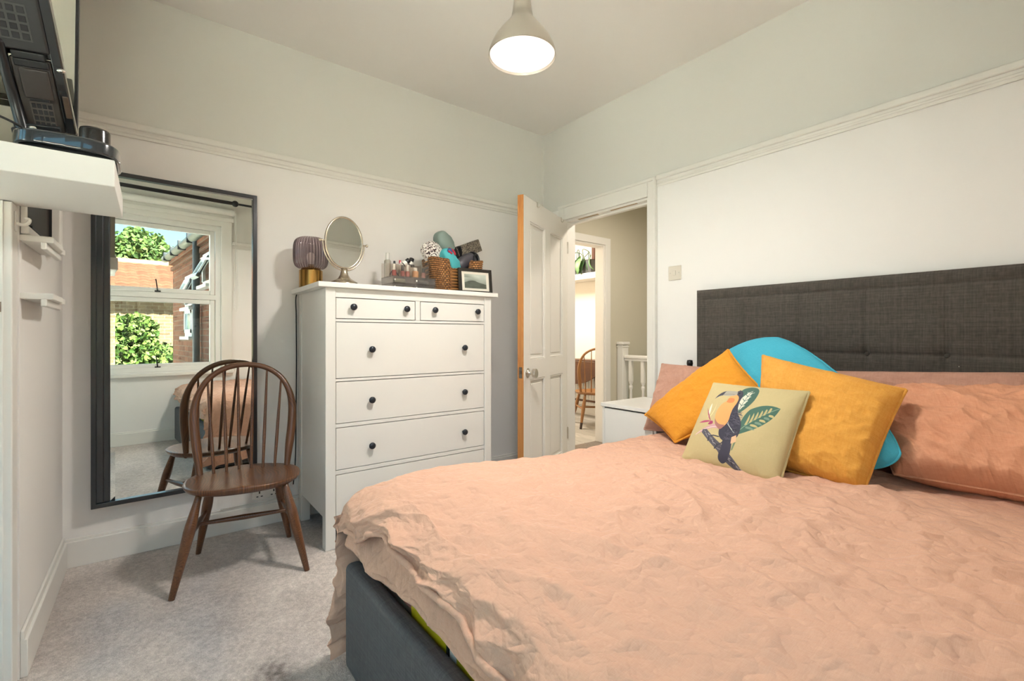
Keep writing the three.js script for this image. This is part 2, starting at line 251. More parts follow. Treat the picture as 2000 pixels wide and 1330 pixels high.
// light switch
{
  const s = thing('light_switch', 'square white light switch on the wall right of the doorway', 'switch', [1.244, 1.453, 0]);
  part('switch_plate', bx(-0.045, 0.045, -0.045, 0.045, 0, 0.009, 0.004), M('#dcd3c4', 0.3), s);
  part('rocker', bx(-0.009, 0.009, -0.014, 0.014, 0.008, 0.0125, 0.0015), M('#e2dacb', 0.25), s);
  for (const k of [-1, 1]) part('screw', along(lathe([[0.0035, 0], [0.003, 0.0012], [0, 0.0014]], 12), V(k * 0.03, 0, 0.009), V(k * 0.03, 0, 1)), mSteel, s);
}

// the window that the tall mirror reflects, with its view outside
{
  const w = new THREE.Group(); w.name = 'window_1'; w.userData.kind = 'structure'; w.userData.label = 'white two-light window reflected in the tall mirror'; w.position.z = -0.043; scene.add(w);
  const x0 = XD - 0.02, zA = WZ0 + 0.043, zB = WZ1 + 0.043, zms = [2.705, 3.53], cols = [[1.825, 2.65], [2.76, 3.475], [3.585, 4.28]];
  part('window_case', [bx(x0, XD + 0.02, WY0 - 0.03, 2.38, 1.625, zA + 0.012, 0.006), bx(x0, XD + 0.02, WY0 - 0.03, 2.38, zB - 0.012, 4.46, 0.006), bx(x0, XD + 0.02, 2.243, 2.38, 1.625, 4.46, 0.006), bx(x0 - 0.012, XD + 0.02, 2.30, 2.345, 1.612, 4.47, 0.006)], mWhiteSatin, w);
  part('window_frame', [bx(XD + 0.02, XD + 0.085, WY0, WY1, zA, zA + 0.06, 0.004), bx(XD + 0.02, XD + 0.085, WY0, WY1, zB - 0.055, zB, 0.004), bx(XD + 0.02, XD + 0.085, WY0, WY0 + 0.045, zA, zB, 0.004), bx(XD + 0.02, XD + 0.085, 2.19, WY1, zA, zB, 0.004), bx(XD + 0.02, XD + 0.085, 1.445, 1.50, zA, zB, 0.004), ...zms.map((zm) => bx(XD + 0.02, XD + 0.085, WY0, WY1, zm - 0.025, zm + 0.025, 0.004))], mUpvc, w);
  for (const [a, b] of cols) for (const [c, d] of [[0.781, 1.40], [1.545, 2.143]]) {
    const s = part('sash', [bx(XD + 0.03, XD + 0.075, c - 0.045, d + 0.045, a - 0.045, a, 0.006), bx(XD + 0.03, XD + 0.075, c - 0.045, d + 0.045, b, b + 0.045, 0.006), bx(XD + 0.03, XD + 0.075, c - 0.045, c, a, b, 0.006), bx(XD + 0.03, XD + 0.075, d, d + 0.045, a, b, 0.006)], mUpvc, w);
    part('pane', bx(XD + 0.05, XD + 0.054, c - 0.004, d + 0.004, a - 0.004, b + 0.004), mGlass, s);
    const zc = a + 0.45;
    part('window_handle', [bx(XD + 0.016, XD + 0.032, c - 0.04, c - 0.028, zc - 0.025, zc + 0.025, 0.003), rod(V(XD + 0.018, c - 0.034, zc), V(XD - 0.002, c + 0.085, zc + 0.018), 0.0055)], mBlack, s);
  }
  part('window_sill', bx(x0 - 0.03, XD + 0.03, 0.655, 0.69, 1.612, 4.47, 0.008), mWhiteSatin, w);
  const b = thing('roller_blind', 'white roller blind rolled up above the window, seen in the tall mirror', 'blind', [0, 0, -0.043]);
  part('roll', rod(V(XD - 0.05, 2.40, 1.622), V(XD - 0.05, 2.40, 4.46), 0.033, 20), mWhite, b);
  for (const z of [1.612, 4.462]) part('blind_bracket', bx(XD - 0.08, XD, 2.37, 2.43, z, z + 0.01, 0.002), mWhite, b);
  part('pull_chain', sweep([V(XD - 0.05, 2.40, 1.605), V(XD - 0.05, 1.7, 1.605), V(XD - 0.05, 1.36, 1.612), V(XD - 0.05, 1.32, 1.592), V(XD - 0.05, 1.38, 1.572), V(XD - 0.05, 1.8, 1.584), V(XD - 0.05, 2.40, 1.597)], 0.0025, 60, 6), mWhite, b);
  const p = thing('curtain_pole', 'black curtain pole above the window, seen in the tall mirror', 'curtain pole', [0, 0, -0.043]);
  part('pole', rod(V(XD - 0.085, 2.497, 1.622), V(XD - 0.085, 2.497, 4.45), 0.019, 16), mBlack, p);
  part('inner_rod', rod(V(XD - 0.085, 2.497, 1.2), V(XD - 0.085, 2.497, 1.64), 0.012, 12), mBlack, p);
  part('finial', new THREE.SphereGeometry(0.034, 16, 12).translate(XD - 0.085, 2.497, 1.612), mBlack, p);
  for (const z of [1.25, 2.75, 4.4]) part('pole_bracket', [rod(V(XD, 2.497, z), V(XD - 0.085, 2.497, z), 0.006), bx(XD - 0.006, XD, 2.47, 2.525, z - 0.018, z + 0.018, 0.002)], mBlack, p);
}

{ // glazed garden doors in the end wall, behind the camera
  const w = new THREE.Group(); w.name = 'window_2'; w.userData.kind = 'structure'; w.userData.label = 'white glazed garden doors in the end wall'; scene.add(w);
  part('window_frame', [bx(0.95, 1.0, 0, 2.35, ZE + 0.03, ZE + 0.10, 0.004), bx(2.05, 2.1, 0, 2.35, ZE + 0.03, ZE + 0.10, 0.004), bx(0.95, 2.1, 2.30, 2.35, ZE + 0.03, ZE + 0.10, 0.004), bx(0.95, 2.1, -0.02, 0.04, ZE + 0.02, ZE + 0.12, 0.004)], mUpvc, w);
  for (const [a, b] of [[1.0, 1.52], [1.53, 2.05]]) { const s = part('sash', [bx(a, a + 0.06, 0.045, 2.295, ZE + 0.04, ZE + 0.09, 0.004), bx(b - 0.06, b, 0.045, 2.295, ZE + 0.04, ZE + 0.09, 0.004), bx(a, b, 0.045, 0.12, ZE + 0.04, ZE + 0.09, 0.004), bx(a, b, 2.235, 2.295, ZE + 0.04, ZE + 0.09, 0.004)], mUpvc, w); part('pane', bx(a + 0.055, b - 0.055, 0.115, 2.24, ZE + 0.06, ZE + 0.064), mGlass, s); }
}

// ------------------------------------------------------------------ hall and dining room beyond the doorway
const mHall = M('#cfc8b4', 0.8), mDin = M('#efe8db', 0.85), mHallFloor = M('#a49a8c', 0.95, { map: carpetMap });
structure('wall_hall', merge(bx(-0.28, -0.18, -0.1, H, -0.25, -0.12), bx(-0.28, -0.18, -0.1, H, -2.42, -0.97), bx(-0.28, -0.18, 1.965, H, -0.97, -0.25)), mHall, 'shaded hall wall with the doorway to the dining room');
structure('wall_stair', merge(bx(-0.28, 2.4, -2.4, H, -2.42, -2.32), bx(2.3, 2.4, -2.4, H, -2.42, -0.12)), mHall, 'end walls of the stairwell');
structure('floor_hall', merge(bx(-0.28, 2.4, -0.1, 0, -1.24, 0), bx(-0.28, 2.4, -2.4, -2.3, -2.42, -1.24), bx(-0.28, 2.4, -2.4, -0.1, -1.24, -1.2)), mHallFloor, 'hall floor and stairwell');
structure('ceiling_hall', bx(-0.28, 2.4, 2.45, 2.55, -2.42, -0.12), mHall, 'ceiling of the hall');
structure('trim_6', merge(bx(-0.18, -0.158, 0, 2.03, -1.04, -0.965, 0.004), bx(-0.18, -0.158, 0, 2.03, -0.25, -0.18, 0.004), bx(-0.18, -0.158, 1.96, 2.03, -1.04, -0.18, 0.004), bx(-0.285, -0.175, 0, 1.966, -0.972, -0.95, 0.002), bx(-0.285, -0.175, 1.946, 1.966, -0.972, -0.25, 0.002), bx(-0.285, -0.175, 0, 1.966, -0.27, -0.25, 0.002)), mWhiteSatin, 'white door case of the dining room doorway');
structure('wall_dining', merge(bx(-3.1, -0.28, -0.1, H, -2.16, -2.06), bx(-3.1, -3.0, -0.1, H, -2.06, 0), bx(-3.1, -0.28, -0.1, H, -0.12, 0)), mDin, 'bright white dining room walls');
structure('ceiling_dining', bx(-3.1, -0.28, 2.5, 2.6, -2.16, 0), mDin, 'ceiling of the dining room');
{
  const f = structure('floor_dining', bx(-3.1, -0.18, -0.1, -0.011, -2.16, -0.12), mGap, 'pale grey plank floor of the dining room');
  const mats = [0, 1, 2].map((i) => M('#ffffff', 0.5, { map: grain(['#8f8a80', '#a19b90', '#969085'][i], ['#b5afa4', '#c0bab0', '#aaa499'][i], [0.8, 2.5], 10) }));
  for (let r = 0; r < 14; r++) { let x = -3.0 + (r % 3) * -0.35; while (x < -0.18) { const e = Math.min(x + 1.05, -0.18); if (e > -3.0) part('plank', bx(Math.max(x, -3.0), e - 0.003, -0.011, 0, -2.06 + r * 0.139, -2.06 + r * 0.139 + 0.136, 0.0015), mats[Math.floor(rnd() * 3)], f); x += 1.05; } }
  structure('baseboard_dining', bx(-3.0, -0.28, 0, 0.115, -2.06, -2.042, 0.003), mGloss, 'white skirting of the dining room');
}
{ // ceiling lamp of the dining room
  const l = thing('ceiling_light', 'flat white ceiling light of the dining room, hidden above its doorway', 'light', [-1.5, 2.5, -1.0]);
  part('lamp_panel', bx(-0.4, 0.4, -0.04, 0, -0.4, 0.4, 0.01), M('#ffffff', 0.5, { emissive: new THREE.Color(1, 0.9, 0.78), emissiveIntensity: 0.4 }), l);
  const a = new THREE.RectAreaLight(new THREE.Color(1, 0.9, 0.78), DINING, 0.8, 0.8); a.name = 'dining_lamp'; a.position.set(-1.5, 2.452, -1.0); a.lookAt(-1.5, 0, -1.0); scene.add(a);
}
{ // ceiling lamp of the hall
  const l = thing('hall_light', 'round white ceiling light of the hall, hidden above the bedroom doorway', 'light', [0.95, 2.45, -0.7]);
  part('lamp_bowl', lathe([[0, -0.06], [0.08, -0.055], [0.13, -0.035], [0.15, 0], [0, 0]], 32), M('#ffffff', 0.5, { emissive: new THREE.Color(1, 0.9, 0.78), emissiveIntensity: 0.4 }), l);
  const a = new THREE.RectAreaLight(new THREE.Color(1, 0.9, 0.78), HALL, 0.25, 0.25); a.name = 'hall_lamp'; a.position.set(0.95, 2.386, -0.7); a.lookAt(0.95, 0, -0.7); scene.add(a);
}
{ // stair balustrade
  const b = thing('stair_balustrade', 'white turned balustrade at the stairhead, seen through the doorway', 'balustrade', [0, 0, -1.2]);
  part('handrail', [bx(-0.1, 1.6, 0.832, 0.868, -0.035, 0.035, 0.012), bx(-0.1, 1.6, 0.81, 0.834, -0.022, 0.022, 0.004)], mWhiteSatin, b);
  const n = part('newel_post', [bx(-0.176, -0.10, 0, 0.97, -0.045, 0.045, 0.006), bx(-0.178, -0.088, 0.97, 1.0, -0.056, 0.056, 0.008), bx(-0.178, -0.094, 0.945, 0.958, -0.05, 0.05, 0.005)], mWhiteSatin, b);
  for (let i = 0; i < 11; i++) { const x = -0.035 + i * 0.146; part('baluster', [bx(x - 0.018, x + 0.018, 0.60, 0.812, -0.018, 0.018, 0.003), lathe([[0.017, 0.6], [0.02, 0.59], [0.011, 0.575], [0.018, 0.56], [0.020, 0.545], [0.012, 0.52], [0.015, 0.40], [0.016, 0.24], [0.012, 0.21], [0.018, 0.2]], 16).translate(x, 0, 0), bx(x - 0.018, x + 0.018, 0.03, 0.2, -0.018, 0.018, 0.003)], mWhiteSatin, b); }
  part('bottom_rail', bx(-0.1, 1.6, 0, 0.035, -0.03, 0.03, 0.005), mWhiteSatin, b);
}

// ------------------------------------------------------------------ tall wall mirror, hung a little off the wall on its left
{
  const Wm = 0.68, y0 = 0.268, y1 = 1.83, mF = M('#23262a', 0.28, { clearcoat: 0.4 }), m = thing('wall_mirror', 'tall black framed mirror on the wall behind the spindle chair', 'mirror', [0.012, 0, 2.134], 0);
  m.rotation.y = 3.0 * Math.PI / 180;
  part('backing', bx(0.0, 0.012, y0 + 0.01, y1 - 0.01, 0.01, Wm - 0.01), mBlackMatt, m);
  part('frame', [bx(0, 0.034, y0, y1, 0, 0.022, 0.003), bx(0, 0.034, y0, y1, Wm - 0.02, Wm, 0.003), bx(0, 0.034, y0, y0 + 0.022, 0, Wm, 0.003), bx(0, 0.034, y1 - 0.022, y1, 0, Wm, 0.003),
    bx(0, 0.026, y0 + 0.02, y1 - 0.02, Wm - 0.046, Wm - 0.015, 0.006), bx(0, 0.02, y0 + 0.02, y1 - 0.02, Wm - 0.068, Wm - 0.04, 0.005)], mF, m);
  part('mirror_glass', bx(0.012, 0.0165, y0 + 0.02, y1 - 0.02, 0.02, Wm - 0.085), mMirror, m);
  const zb = Wm - 0.085;
  part('bevelled_edge', surf(1, 1, (u, v) => [0.0165 - 0.0012 * u, lerp(y0 + 0.02 + 0.02 * (1 - u), y1 - 0.02 - 0.02 * (1 - u), v), zb + u * 0.02]), mMirror, m);
}

// ------------------------------------------------------------------ spindle-back chairs
function makeChair(name, label, { wood, seatWood, spindles, sock, group }) {
  const t = thing(name, label, 'chair', [0, 0, 0], 0, group), SH = 0.412;
  const outline = (a) => { const c = Math.cos(a), s = Math.sin(a), z = 0.235 * Math.sign(s) * Math.pow(Math.abs(s), 0.86), w = 1 - 0.10 * smooth(0, -1, c); return [(c > 0 ? 0.205 : 0.215) * Math.sign(c) * Math.pow(Math.abs(c), 0.80), z * w]; };
  const top = (k) => (x, z) => SH + k - 0.011 * Math.exp(-((x + 0.02) ** 2) / 0.016 - ((Math.abs(z) - 0.085) ** 2) / 0.006) + 0.004 * smooth(0.1, 0.2, x) * Math.exp(-z * z / 0.004);
  const rings = [[0.78, SH - 0.034], [0.90, SH - 0.032], [0.965, SH - 0.022], [0.992, SH - 0.012], [1, SH - 0.005]];
  for (const s of [0.985, 0.95, 0.88, 0.78, 0.66, 0.52, 0.38, 0.24, 0.1]) rings.push([s, top(s > 0.96 ? -0.001 : 0)]);
  part('seat', loft(outline, rings, 72), seatWood, t);
  const F = [[0.13, SH - 0.03, 0.165], [0.205, 0, 0.25]], B = [[-0.13, SH - 0.03, 0.135], [-0.225, 0, 0.20]];
  const at = (L, s, k) => V(lerp(L[0][0], L[1][0], k), lerp(L[0][1], L[1][1], k), s * lerp(L[0][2], L[1][2], k));
  const prof = [[0, 0.0125], [0.06, 0.0135], [0.3, 0.0215], [0.36, 0.0222], [0.6, 0.0185], [1, 0.0115]];
  for (const L of [F, B]) for (const s of [1, -1]) {
    const l = part('leg', turned(at(L, s, 0), at(L, s, 1), prof, 18), wood, t);
    if (sock) part('leg_tip', turned(at(L, s, 0.82), at(L, s, 1), [[0, 0.0155], [1, 0.0135]], 14), sock, l, 'dark tip of the leg');
  }
  const K = 0.43;
  for (const s of [1, -1]) part('stretcher', turned(at(F, s, K), at(B, s, K), [[0, 0.008], [0.5, 0.0135], [1, 0.008]], 12), wood, t);
  const mid = (s) => at(F, s, K).lerp(at(B, s, K), 0.5);
  part('stretcher', turned(mid(1), mid(-1), [[0, 0.008], [0.5, 0.0125], [1, 0.008]], 12), wood, t);
  // bent hoop: leans back as it rises
  const back = (y) => -0.115 - 0.24 * (y - SH) - 0.12 * Math.max(0, y - SH - 0.2) ** 2, half = [[0.182, -0.02], [0.194, 0.08], [0.209, 0.20], [0.212, 0.29], [0.196, 0.37], [0.155, 0.44], [0.085, 0.487], [0, 0.502]];
  const pts = [...half.map(([z, h]) => V(back(SH + h), SH + h, z)), ...half.slice(0, -1).reverse().map(([z, h]) => V(back(SH + h), SH + h, -z))];
  part('hoop', sweep(pts, (q) => { const e = Math.min(q, 1 - q); return 0.0135 + 0.006 * smooth(0.13, 0.20, e) * 0 + 0.007 * smooth(0.0, 0.12, e) * (1 - smooth(0.2, 0.34, e)); }, 110, 14), wood, t);
  const c = new THREE.CatmullRomCurve3(pts), samples = c.getPoints(400);
  for (let i = 0; i < spindles; i++) {
    const f = spindles === 6 ? [-1, -0.6, -0.2, 0.2, 0.6, 1][i] : (i - (spindles - 1) / 2) / ((spindles - 1) / 2), zb = 0.128 * f, zt = 0.163 * f;
    const q = samples.filter((p) => p.y > SH + 0.25).reduce((a, p) => Math.abs(p.z - zt) < Math.abs(a.z - zt) ? p : a);
    part('spindle', turned(V(-0.118 - 0.02 * (1 - f * f), SH - 0.012, zb), q, [[0, 0.0062], [0.3, 0.0078], [0.7, 0.0062], [1, 0.0045]], 10), wood, t);
  }
  return t;
}
{
  const c = makeChair('spindle_chair', 'dark stained hoop-back spindle chair standing on the carpet before the tall mirror', { wood: mElm, seatWood: mElm, spindles: 6 });
  c.position.set(0.452, 0, 2.25); c.rotation.y = -9 * Math.PI / 180;
  const d = makeChair('spindle_chair', 'lighter brown spindle chair with dark leg tips, in the dining room beyond the doorway', { wood: mElmLight, seatWood: mElmLight, spindles: 5, sock: M('#3a2a20', 0.6) });
  d.position.set(-0.84, 0, -1.56); d.rotation.y = -Math.atan2(-0.62, -0.78);
}

// ------------------------------------------------------------------ chest of drawers
const TOP = 1.325;
{
  const c = thing('chest_of_drawers', 'tall white chest of six drawers with dark round knobs', 'chest of drawers', [0, 0, 0]);
  const zL = 1.917, zR = 0.923, xf = 0.56, pz = 0.05;
  part('top', bx(0.032, 0.585, TOP - 0.026, TOP, 0.888, 1.957, 0.004), mWhite, c);
  for (const z of [zL - pz, zR]) { part('front_post', bx(0.505, xf, 0, TOP - 0.026, z, z + pz, 0.003), mWhite, c); part('back_post', bx(0.04, 0.085, 0, TOP - 0.026, z, z + pz, 0.003), mWhite, c); }
  for (const z of [zL - 0.022, zR + 0.006]) part('side_panel', bx(0.08, 0.51, 0.15, TOP - 0.026, z, z + 0.016, 0.001), mWhite, c);
  part('back_panel', bx(0.05, 0.056, 0.15, TOP - 0.03, zR + 0.03, zL - 0.03), mWhite, c);
  const z0 = zR + pz, z1 = zL - pz, rows = [[1.148, 1.250], [0.848, 1.128], [0.622, 0.828], [0.390, 0.598], [0.158, 0.364]];
  part('front_rail', bx(0.515, 0.555, 1.253, TOP - 0.026, z0, z1, 0.002), mWhite, c);
  for (let i = 0; i < 4; i++) part('front_rail', bx(0.515, 0.555, rows[i + 1][1] + 0.003, rows[i][0] - 0.003, z0, z1, 0.0015), mWhite, c);
  part('front_rail', bx(0.515, 0.555, 0.113, 0.155, z0, z1, 0.002), mWhite, c);
  part('front_rail', bx(0.515, 0.555, 1.145, 1.253, 1.405, 1.433, 0.0015), mWhite, c);
  part('inner_case', bx(0.09, 0.515, 0.15, 1.27, z0 - 0.02, z1 + 0.02), mGap, c, 'dark inside of the carcass seen in the drawer gaps');
  const knob = lathe([[0.0075, 0], [0.0075, 0.012], [0.014, 0.016], [0.0172, 0.022], [0.0168, 0.028], [0.012, 0.0325], [0.004, 0.0345], [0, 0.0348]], 24).rotateZ(-Math.PI / 2), mKnob = M('#30343a', 0.35, { metalness: 0.4 });
  const drawer = (a, b, r, ks) => { const d = part('drawer', bx(0.50, 0.554, r[0], r[1], a, b, 0.0012), mWhite, c); for (const [kz, ky] of ks) part('knob', knob.clone().translate(0.553, ky, kz), mKnob, d); };
  drawer(1.436, z1 - 0.003, rows[0], [[1.783, 1.206], [1.493, 1.206]]);
  drawer(z0 + 0.003, 1.402, rows[0], [[1.321, 1.206], [1.032, 1.206]]);
  rows.slice(1).forEach((r, i) => { const y = [0.990, 0.728, 0.491, 0.263][i]; drawer(z0 + 0.003, z1 - 0.003, r, [[1.687, y], [1.124, y]]); });
  const k = thing('adaptor_plug', 'pale plug adaptor with a shiny knob on the carpet under the chest of drawers', 'adaptor', [0.30, 0, 1.80]);
  part('plug_body', bx(-0.04, 0.04, 0.001, 0.055, -0.03, 0.03, 0.008), M('#d9d4c8', 0.4), k);
  part('shiny_knob', new THREE.SphereGeometry(0.016, 16, 12).translate(0.058, 0.019, 0.02), mChrome, k);
  part('lead', sweep([V(-0.04, 0.02, 0), V(-0.09, 0.008, 0.01), V(-0.15, 0.006, -0.03), V(-0.20, 0.008, -0.02)], 0.004, 24, 8), mWhite, k);
}
{ // wall socket and cable behind the chair
  const s = thing('wall_socket', 'white double wall socket low on the wall behind the spindle chair', 'socket', [0, 0.192, 2.08]);
  part('socket_plate', bx(0, 0.012, -0.043, 0.043, -0.073, 0.073, 0.004), M('#dfdcd6', 0.3), s);
  for (const z of [-0.036, 0.036]) { part('switch_rocker', bx(0.011, 0.016, 0.012, 0.03, z - 0.008, z + 0.008, 0.002), mWhite, s); part('pin_hole', [bx(0.0115, 0.0126, -0.012, 0.001, z - 0.003, z + 0.003), bx(0.0115, 0.0126, -0.03, -0.025, z - 0.016, z - 0.006), bx(0.0115, 0.0126, -0.03, -0.025, z + 0.006, z + 0.016)], mGap, s); }
  solo('mains_cable', sweep([V(0.02, 0.30, 1.94), V(0.022, 0.18, 1.97), V(0.022, 0.137, 2.05), V(0.018, 0.137, 2.2), V(0.02, 0.137, 2.3)], 0.0035, 50, 8), M('#d8d6d0', 0.5), 'thin white cable running along the skirting behind the spindle chair', 'cable');
}

// ------------------------------------------------------------------ on top of the chest
{ // ribbed glass lamp
  const l = thing('table_lamp', 'brass table lamp with a smoky ribbed glass shade, left end of the chest', 'lamp', [0.17, TOP, 1.885]);
  part('base', lathe([[0.0, 0], [0.06, 0], [0.0615, 0.002], [0.0615, 0.098], [0.0605, 0.101], [0.052, 0.102], [0.05, 0.112], [0.044, 0.114], [0, 0.114]], 40), mBrass, l);
  const ribs = 34, prof = [[0.046, 0.108], [0.062, 0.112], [0.078, 0.124], [0.086, 0.145], [0.0885, 0.175], [0.0885, 0.215], [0.086, 0.245], [0.077, 0.268], [0.06, 0.281], [0.035, 0.287], [0.004, 0.289]];
  const curve = new THREE.CatmullRomCurve3(prof.map((p) => V(p[0], p[1], 0)));
  part('shade', surf(ribs * 8, 40, (u, v) => { const p = curve.getPoint(v), a = u * 6.28318, k = 1 + 0.045 * Math.cos(u * ribs * 6.28318) * smooth(0.02, 0.1, v) * smooth(1, 0.86, v); return [Math.cos(a) * p.x * k, p.y, Math.sin(a) * p.x * k]; }), new THREE.MeshPhysicalMaterial({ color: '#ffffff', map: tex(1024, 8, (u) => { const k = 0.5 + 0.5 * Math.cos(u * ribs * 6.28318); return [lerp(236, 168, k), lerp(228, 152, k), lerp(230, 156, k)]; }, { srgb: true }), roughness: 0.06, transmission: 0.9, thickness: 0, ior: 1.6, side: THREE.DoubleSide }), l, 'smoky ribbed glass shade');
  const b = part('bulb', lathe([[0, 0.114], [0.013, 0.116], [0.013, 0.14], [0.016, 0.15], [0.021, 0.168], [0.022, 0.18], [0.018, 0.194], [0.008, 0.202], [0, 0.203]], 24), M('#eeeae2', 0.35), l);
  part('bulb_socket', lathe([[0.0, 0.112], [0.016, 0.112], [0.016, 0.135], [0.0, 0.136]], 20), mBrass, b);
  part('lamp_cord', sweep([V(-0.06, 0.008, 0.01), V(-0.125, 0.004, 0.03), V(-0.138, -0.03, 0.045), V(-0.14, -0.15, 0.045), V(-0.142, -0.4, 0.043), V(-0.142, -0.75, 0.046), V(-0.142, -1.0, 0.05), V(-0.142, -1.12, 0.06)], 0.0032, 60, 8), mBlackMatt, l);
}
{ // oval vanity mirror
  const m = thing('vanity_mirror', 'oval swivel vanity mirror on a flared metal foot', 'mirror', [0.33, TOP, 1.752], 6 * Math.PI / 180);
  part('foot', lathe([[0, 0], [0.072, 0], [0.0745, 0.006], [0.0745, 0.02], [0.07, 0.03], [0.055, 0.038], [0.035, 0.05], [0.022, 0.07], [0.0175, 0.09], [0.017, 0.104], [0, 0.106]], 40), mNickel, m);
  const A = 0.104, B = 0.139, yc = 0.247, g = new THREE.Group(); // oval of half width A and half height B
  const ell = (a, k) => [Math.cos(a) * (A + k), yc + Math.sin(a) * (B + k)];
  const lean = (geo) => geo.translate(0, -yc, 0).rotateZ(-0.009).translate(0, yc, 0);
  const pts = []; for (let i = 0; i < 48; i++) { const e = ell(i / 48 * 6.28318, 0); pts.push(V(0.0, e[1], e[0])); }
  const fr = part('mirror_rim', lean(sweep(pts, 0.0062, 120, 10, 1, true)), mNickel, m);
  part('mirror_glass', lean(plate(Array.from({ length: 64 }, (_, i) => ell(i / 64 * 6.28318, -0.003)), 0.006, 0).rotateY(Math.PI / 2).translate(-0.003, 0, 0)), mMirror, m);
  const yoke = []; for (let i = 0; i <= 40; i++) { const e = ell(Math.PI + 0.02 + i / 40 * (Math.PI - 0.04), 0.0135); yoke.push(V(-0.001, e[1], e[0])); }
  part('yoke', sweep(yoke, 0.0042, 80, 8), mNickel, m);
  for (const s of [-1, 1]) part('pivot', [rod(V(0, yc, s * (A - 0.002)), V(0, yc, s * (A + 0.026)), 0.0035), new THREE.SphereGeometry(0.0085, 14, 10).translate(0, yc, s * (A + 0.028))], mNickel, m);
}
{ // clear make-up organiser and what stands in it
  const clear = new THREE.MeshPhysicalMaterial({ color: '#f8f6f4', roughness: 0.03, transmission: 1, thickness: 0, ior: 1.49 }), smoky = new THREE.MeshPhysicalMaterial({ color: '#eceae8', roughness: 0.06, transmission: 0.95, thickness: 0, ior: 1.49 });
  const o = thing('makeup_organiser', 'clear acrylic organiser full of cosmetics, between the vanity mirror and the basket', 'organiser', [0.28, TOP, 1.345]);
  // lower half: four drawers; upper half: open compartments (local z runs to the left of the picture)
  const W = 0.14, D = 0.085;                                          // half width along z, half depth along x
  part('drawer_case', [bx(-D, D, 0, 0.003, -W, W), bx(-D, D, 0.083, 0.087, -W, W), bx(-D, D, 0.042, 0.045, -W, W), bx(-D, D, 0, 0.086, -W, -W + 0.003), bx(-D, D, 0, 0.086, W - 0.003, W), bx(-D, D, 0, 0.086, -0.0015, 0.0015), bx(-D, -D + 0.003, 0, 0.086, -W, W)], smoky, o);
  for (const z of [-0.069, 0.069]) for (const y of [0.004, 0.046]) { const d = part('drawer', [bx(D - 0.003, D, y, y + 0.036, z - 0.064, z + 0.064), bx(-D + 0.01, D, y, y + 0.002, z - 0.064, z + 0.064)], smoky, o); part('pull', bx(D, D + 0.008, y + 0.012, y + 0.024, z + 0.056, z + 0.063, 0.002), mWhite, d); }
  const top = [[-D, -D + 0.003, -W + 0.02, W], [D - 0.055, D - 0.052, -W + 0.02, W], [-0.01, -0.007, -W + 0.02, W]];
  part('upper_tray', [...top.map(([a, b, c, d], i) => bx(a, b, 0.087, [0.178, 0.162, 0.17][i], c, d)), bx(-D, D - 0.052, 0.087, 0.09, -W + 0.02, W), ...[-W + 0.02, -0.07, -0.015, 0.06, W - 0.003].map((z) => bx(-D, D - 0.052, 0.087, 0.17, z, z + 0.003))], clear, o);
  const stand = (x, z, y = 0.09) => [0.28 + x, TOP + y, 1.345 + z];
  const bottle = (name, label, pos, h, r, body, cap, capH, group) => { const b = thing(name, label, name.includes('varnish') ? 'nail varnish' : 'cosmetic', pos, 0, group); part('bottle_body', lathe([[0, 0], [r * 0.94, 0], [r, 0.003], [r, h - capH - 0.006], [r * 0.8, h - capH], [0, h - capH]], 20), body, b); part('cap', lathe([[r * 0.62, h - capH], [r * 0.66, h - capH + 0.002], [r * 0.6, h - 0.002], [0, h]], 18), cap, b); return b; };
  const pinkA = M('#b5645c', 0.12, { clearcoat: 0.6 }), white = M('#ece6da', 0.3), peach = M('#d3a179', 0.25), grey = M('#5b5a58', 0.35), rose = M('#a98079', 0.2);
  bottle('nail_varnish', 'dusky red nail varnish with a white cap, at the left front of the organiser', stand(0.008, 0.098), 0.078, 0.0135, pinkA, white, 0.038);
  bottle('nail_varnish', 'rose nail varnish with a grey cap, beside the dusky red one', stand(0.008, 0.045), 0.074, 0.0135, M('#b06b64', 0.12, { clearcoat: 0.6 }), grey, 0.036);
  bottle('nail_varnish', 'rose nail varnish with a tall white cap, third along in the organiser', stand(0.008, 0.012), 0.08, 0.0135, M('#b87a70', 0.12, { clearcoat: 0.6 }), white, 0.042);
  bottle('foundation_bottle', 'peach foundation bottle with a pale cap in the middle of the organiser', stand(0.008, -0.04), 0.066, 0.02, peach, white, 0.022);
  bottle('nail_varnish', 'small mauve nail varnish at the right end of the organiser', stand(0.008, -0.095), 0.066, 0.013, rose, grey, 0.028);
  bottle('perfume_bottle', 'tall pale bottle with a gold label at the left end of the organiser', stand(-0.05, 0.115), 0.15, 0.02, M('#d8d3c4', 0.1, { transmission: 0.5, thickness: 0.02 }), M('#c8c5be', 0.2), 0.045);
  bottle('mascara_tube', 'slim dark tube with a black cap standing in the organiser', stand(-0.048, 0.072), 0.105, 0.011, M('#6c7276', 0.2, { metalness: 0.3 }), mBlack, 0.03);
  bottle('lipstick', 'bright red capped lipstick standing up in the organiser', stand(-0.048, 0.035), 0.112, 0.0125, white, M('#a81524', 0.12, { clearcoat: 1 }), 0.045);
  bottle('round_pot', 'pale round pot with a black lid on the right of the organiser', stand(-0.045, -0.045), 0.092, 0.021, white, mBlack, 0.02);
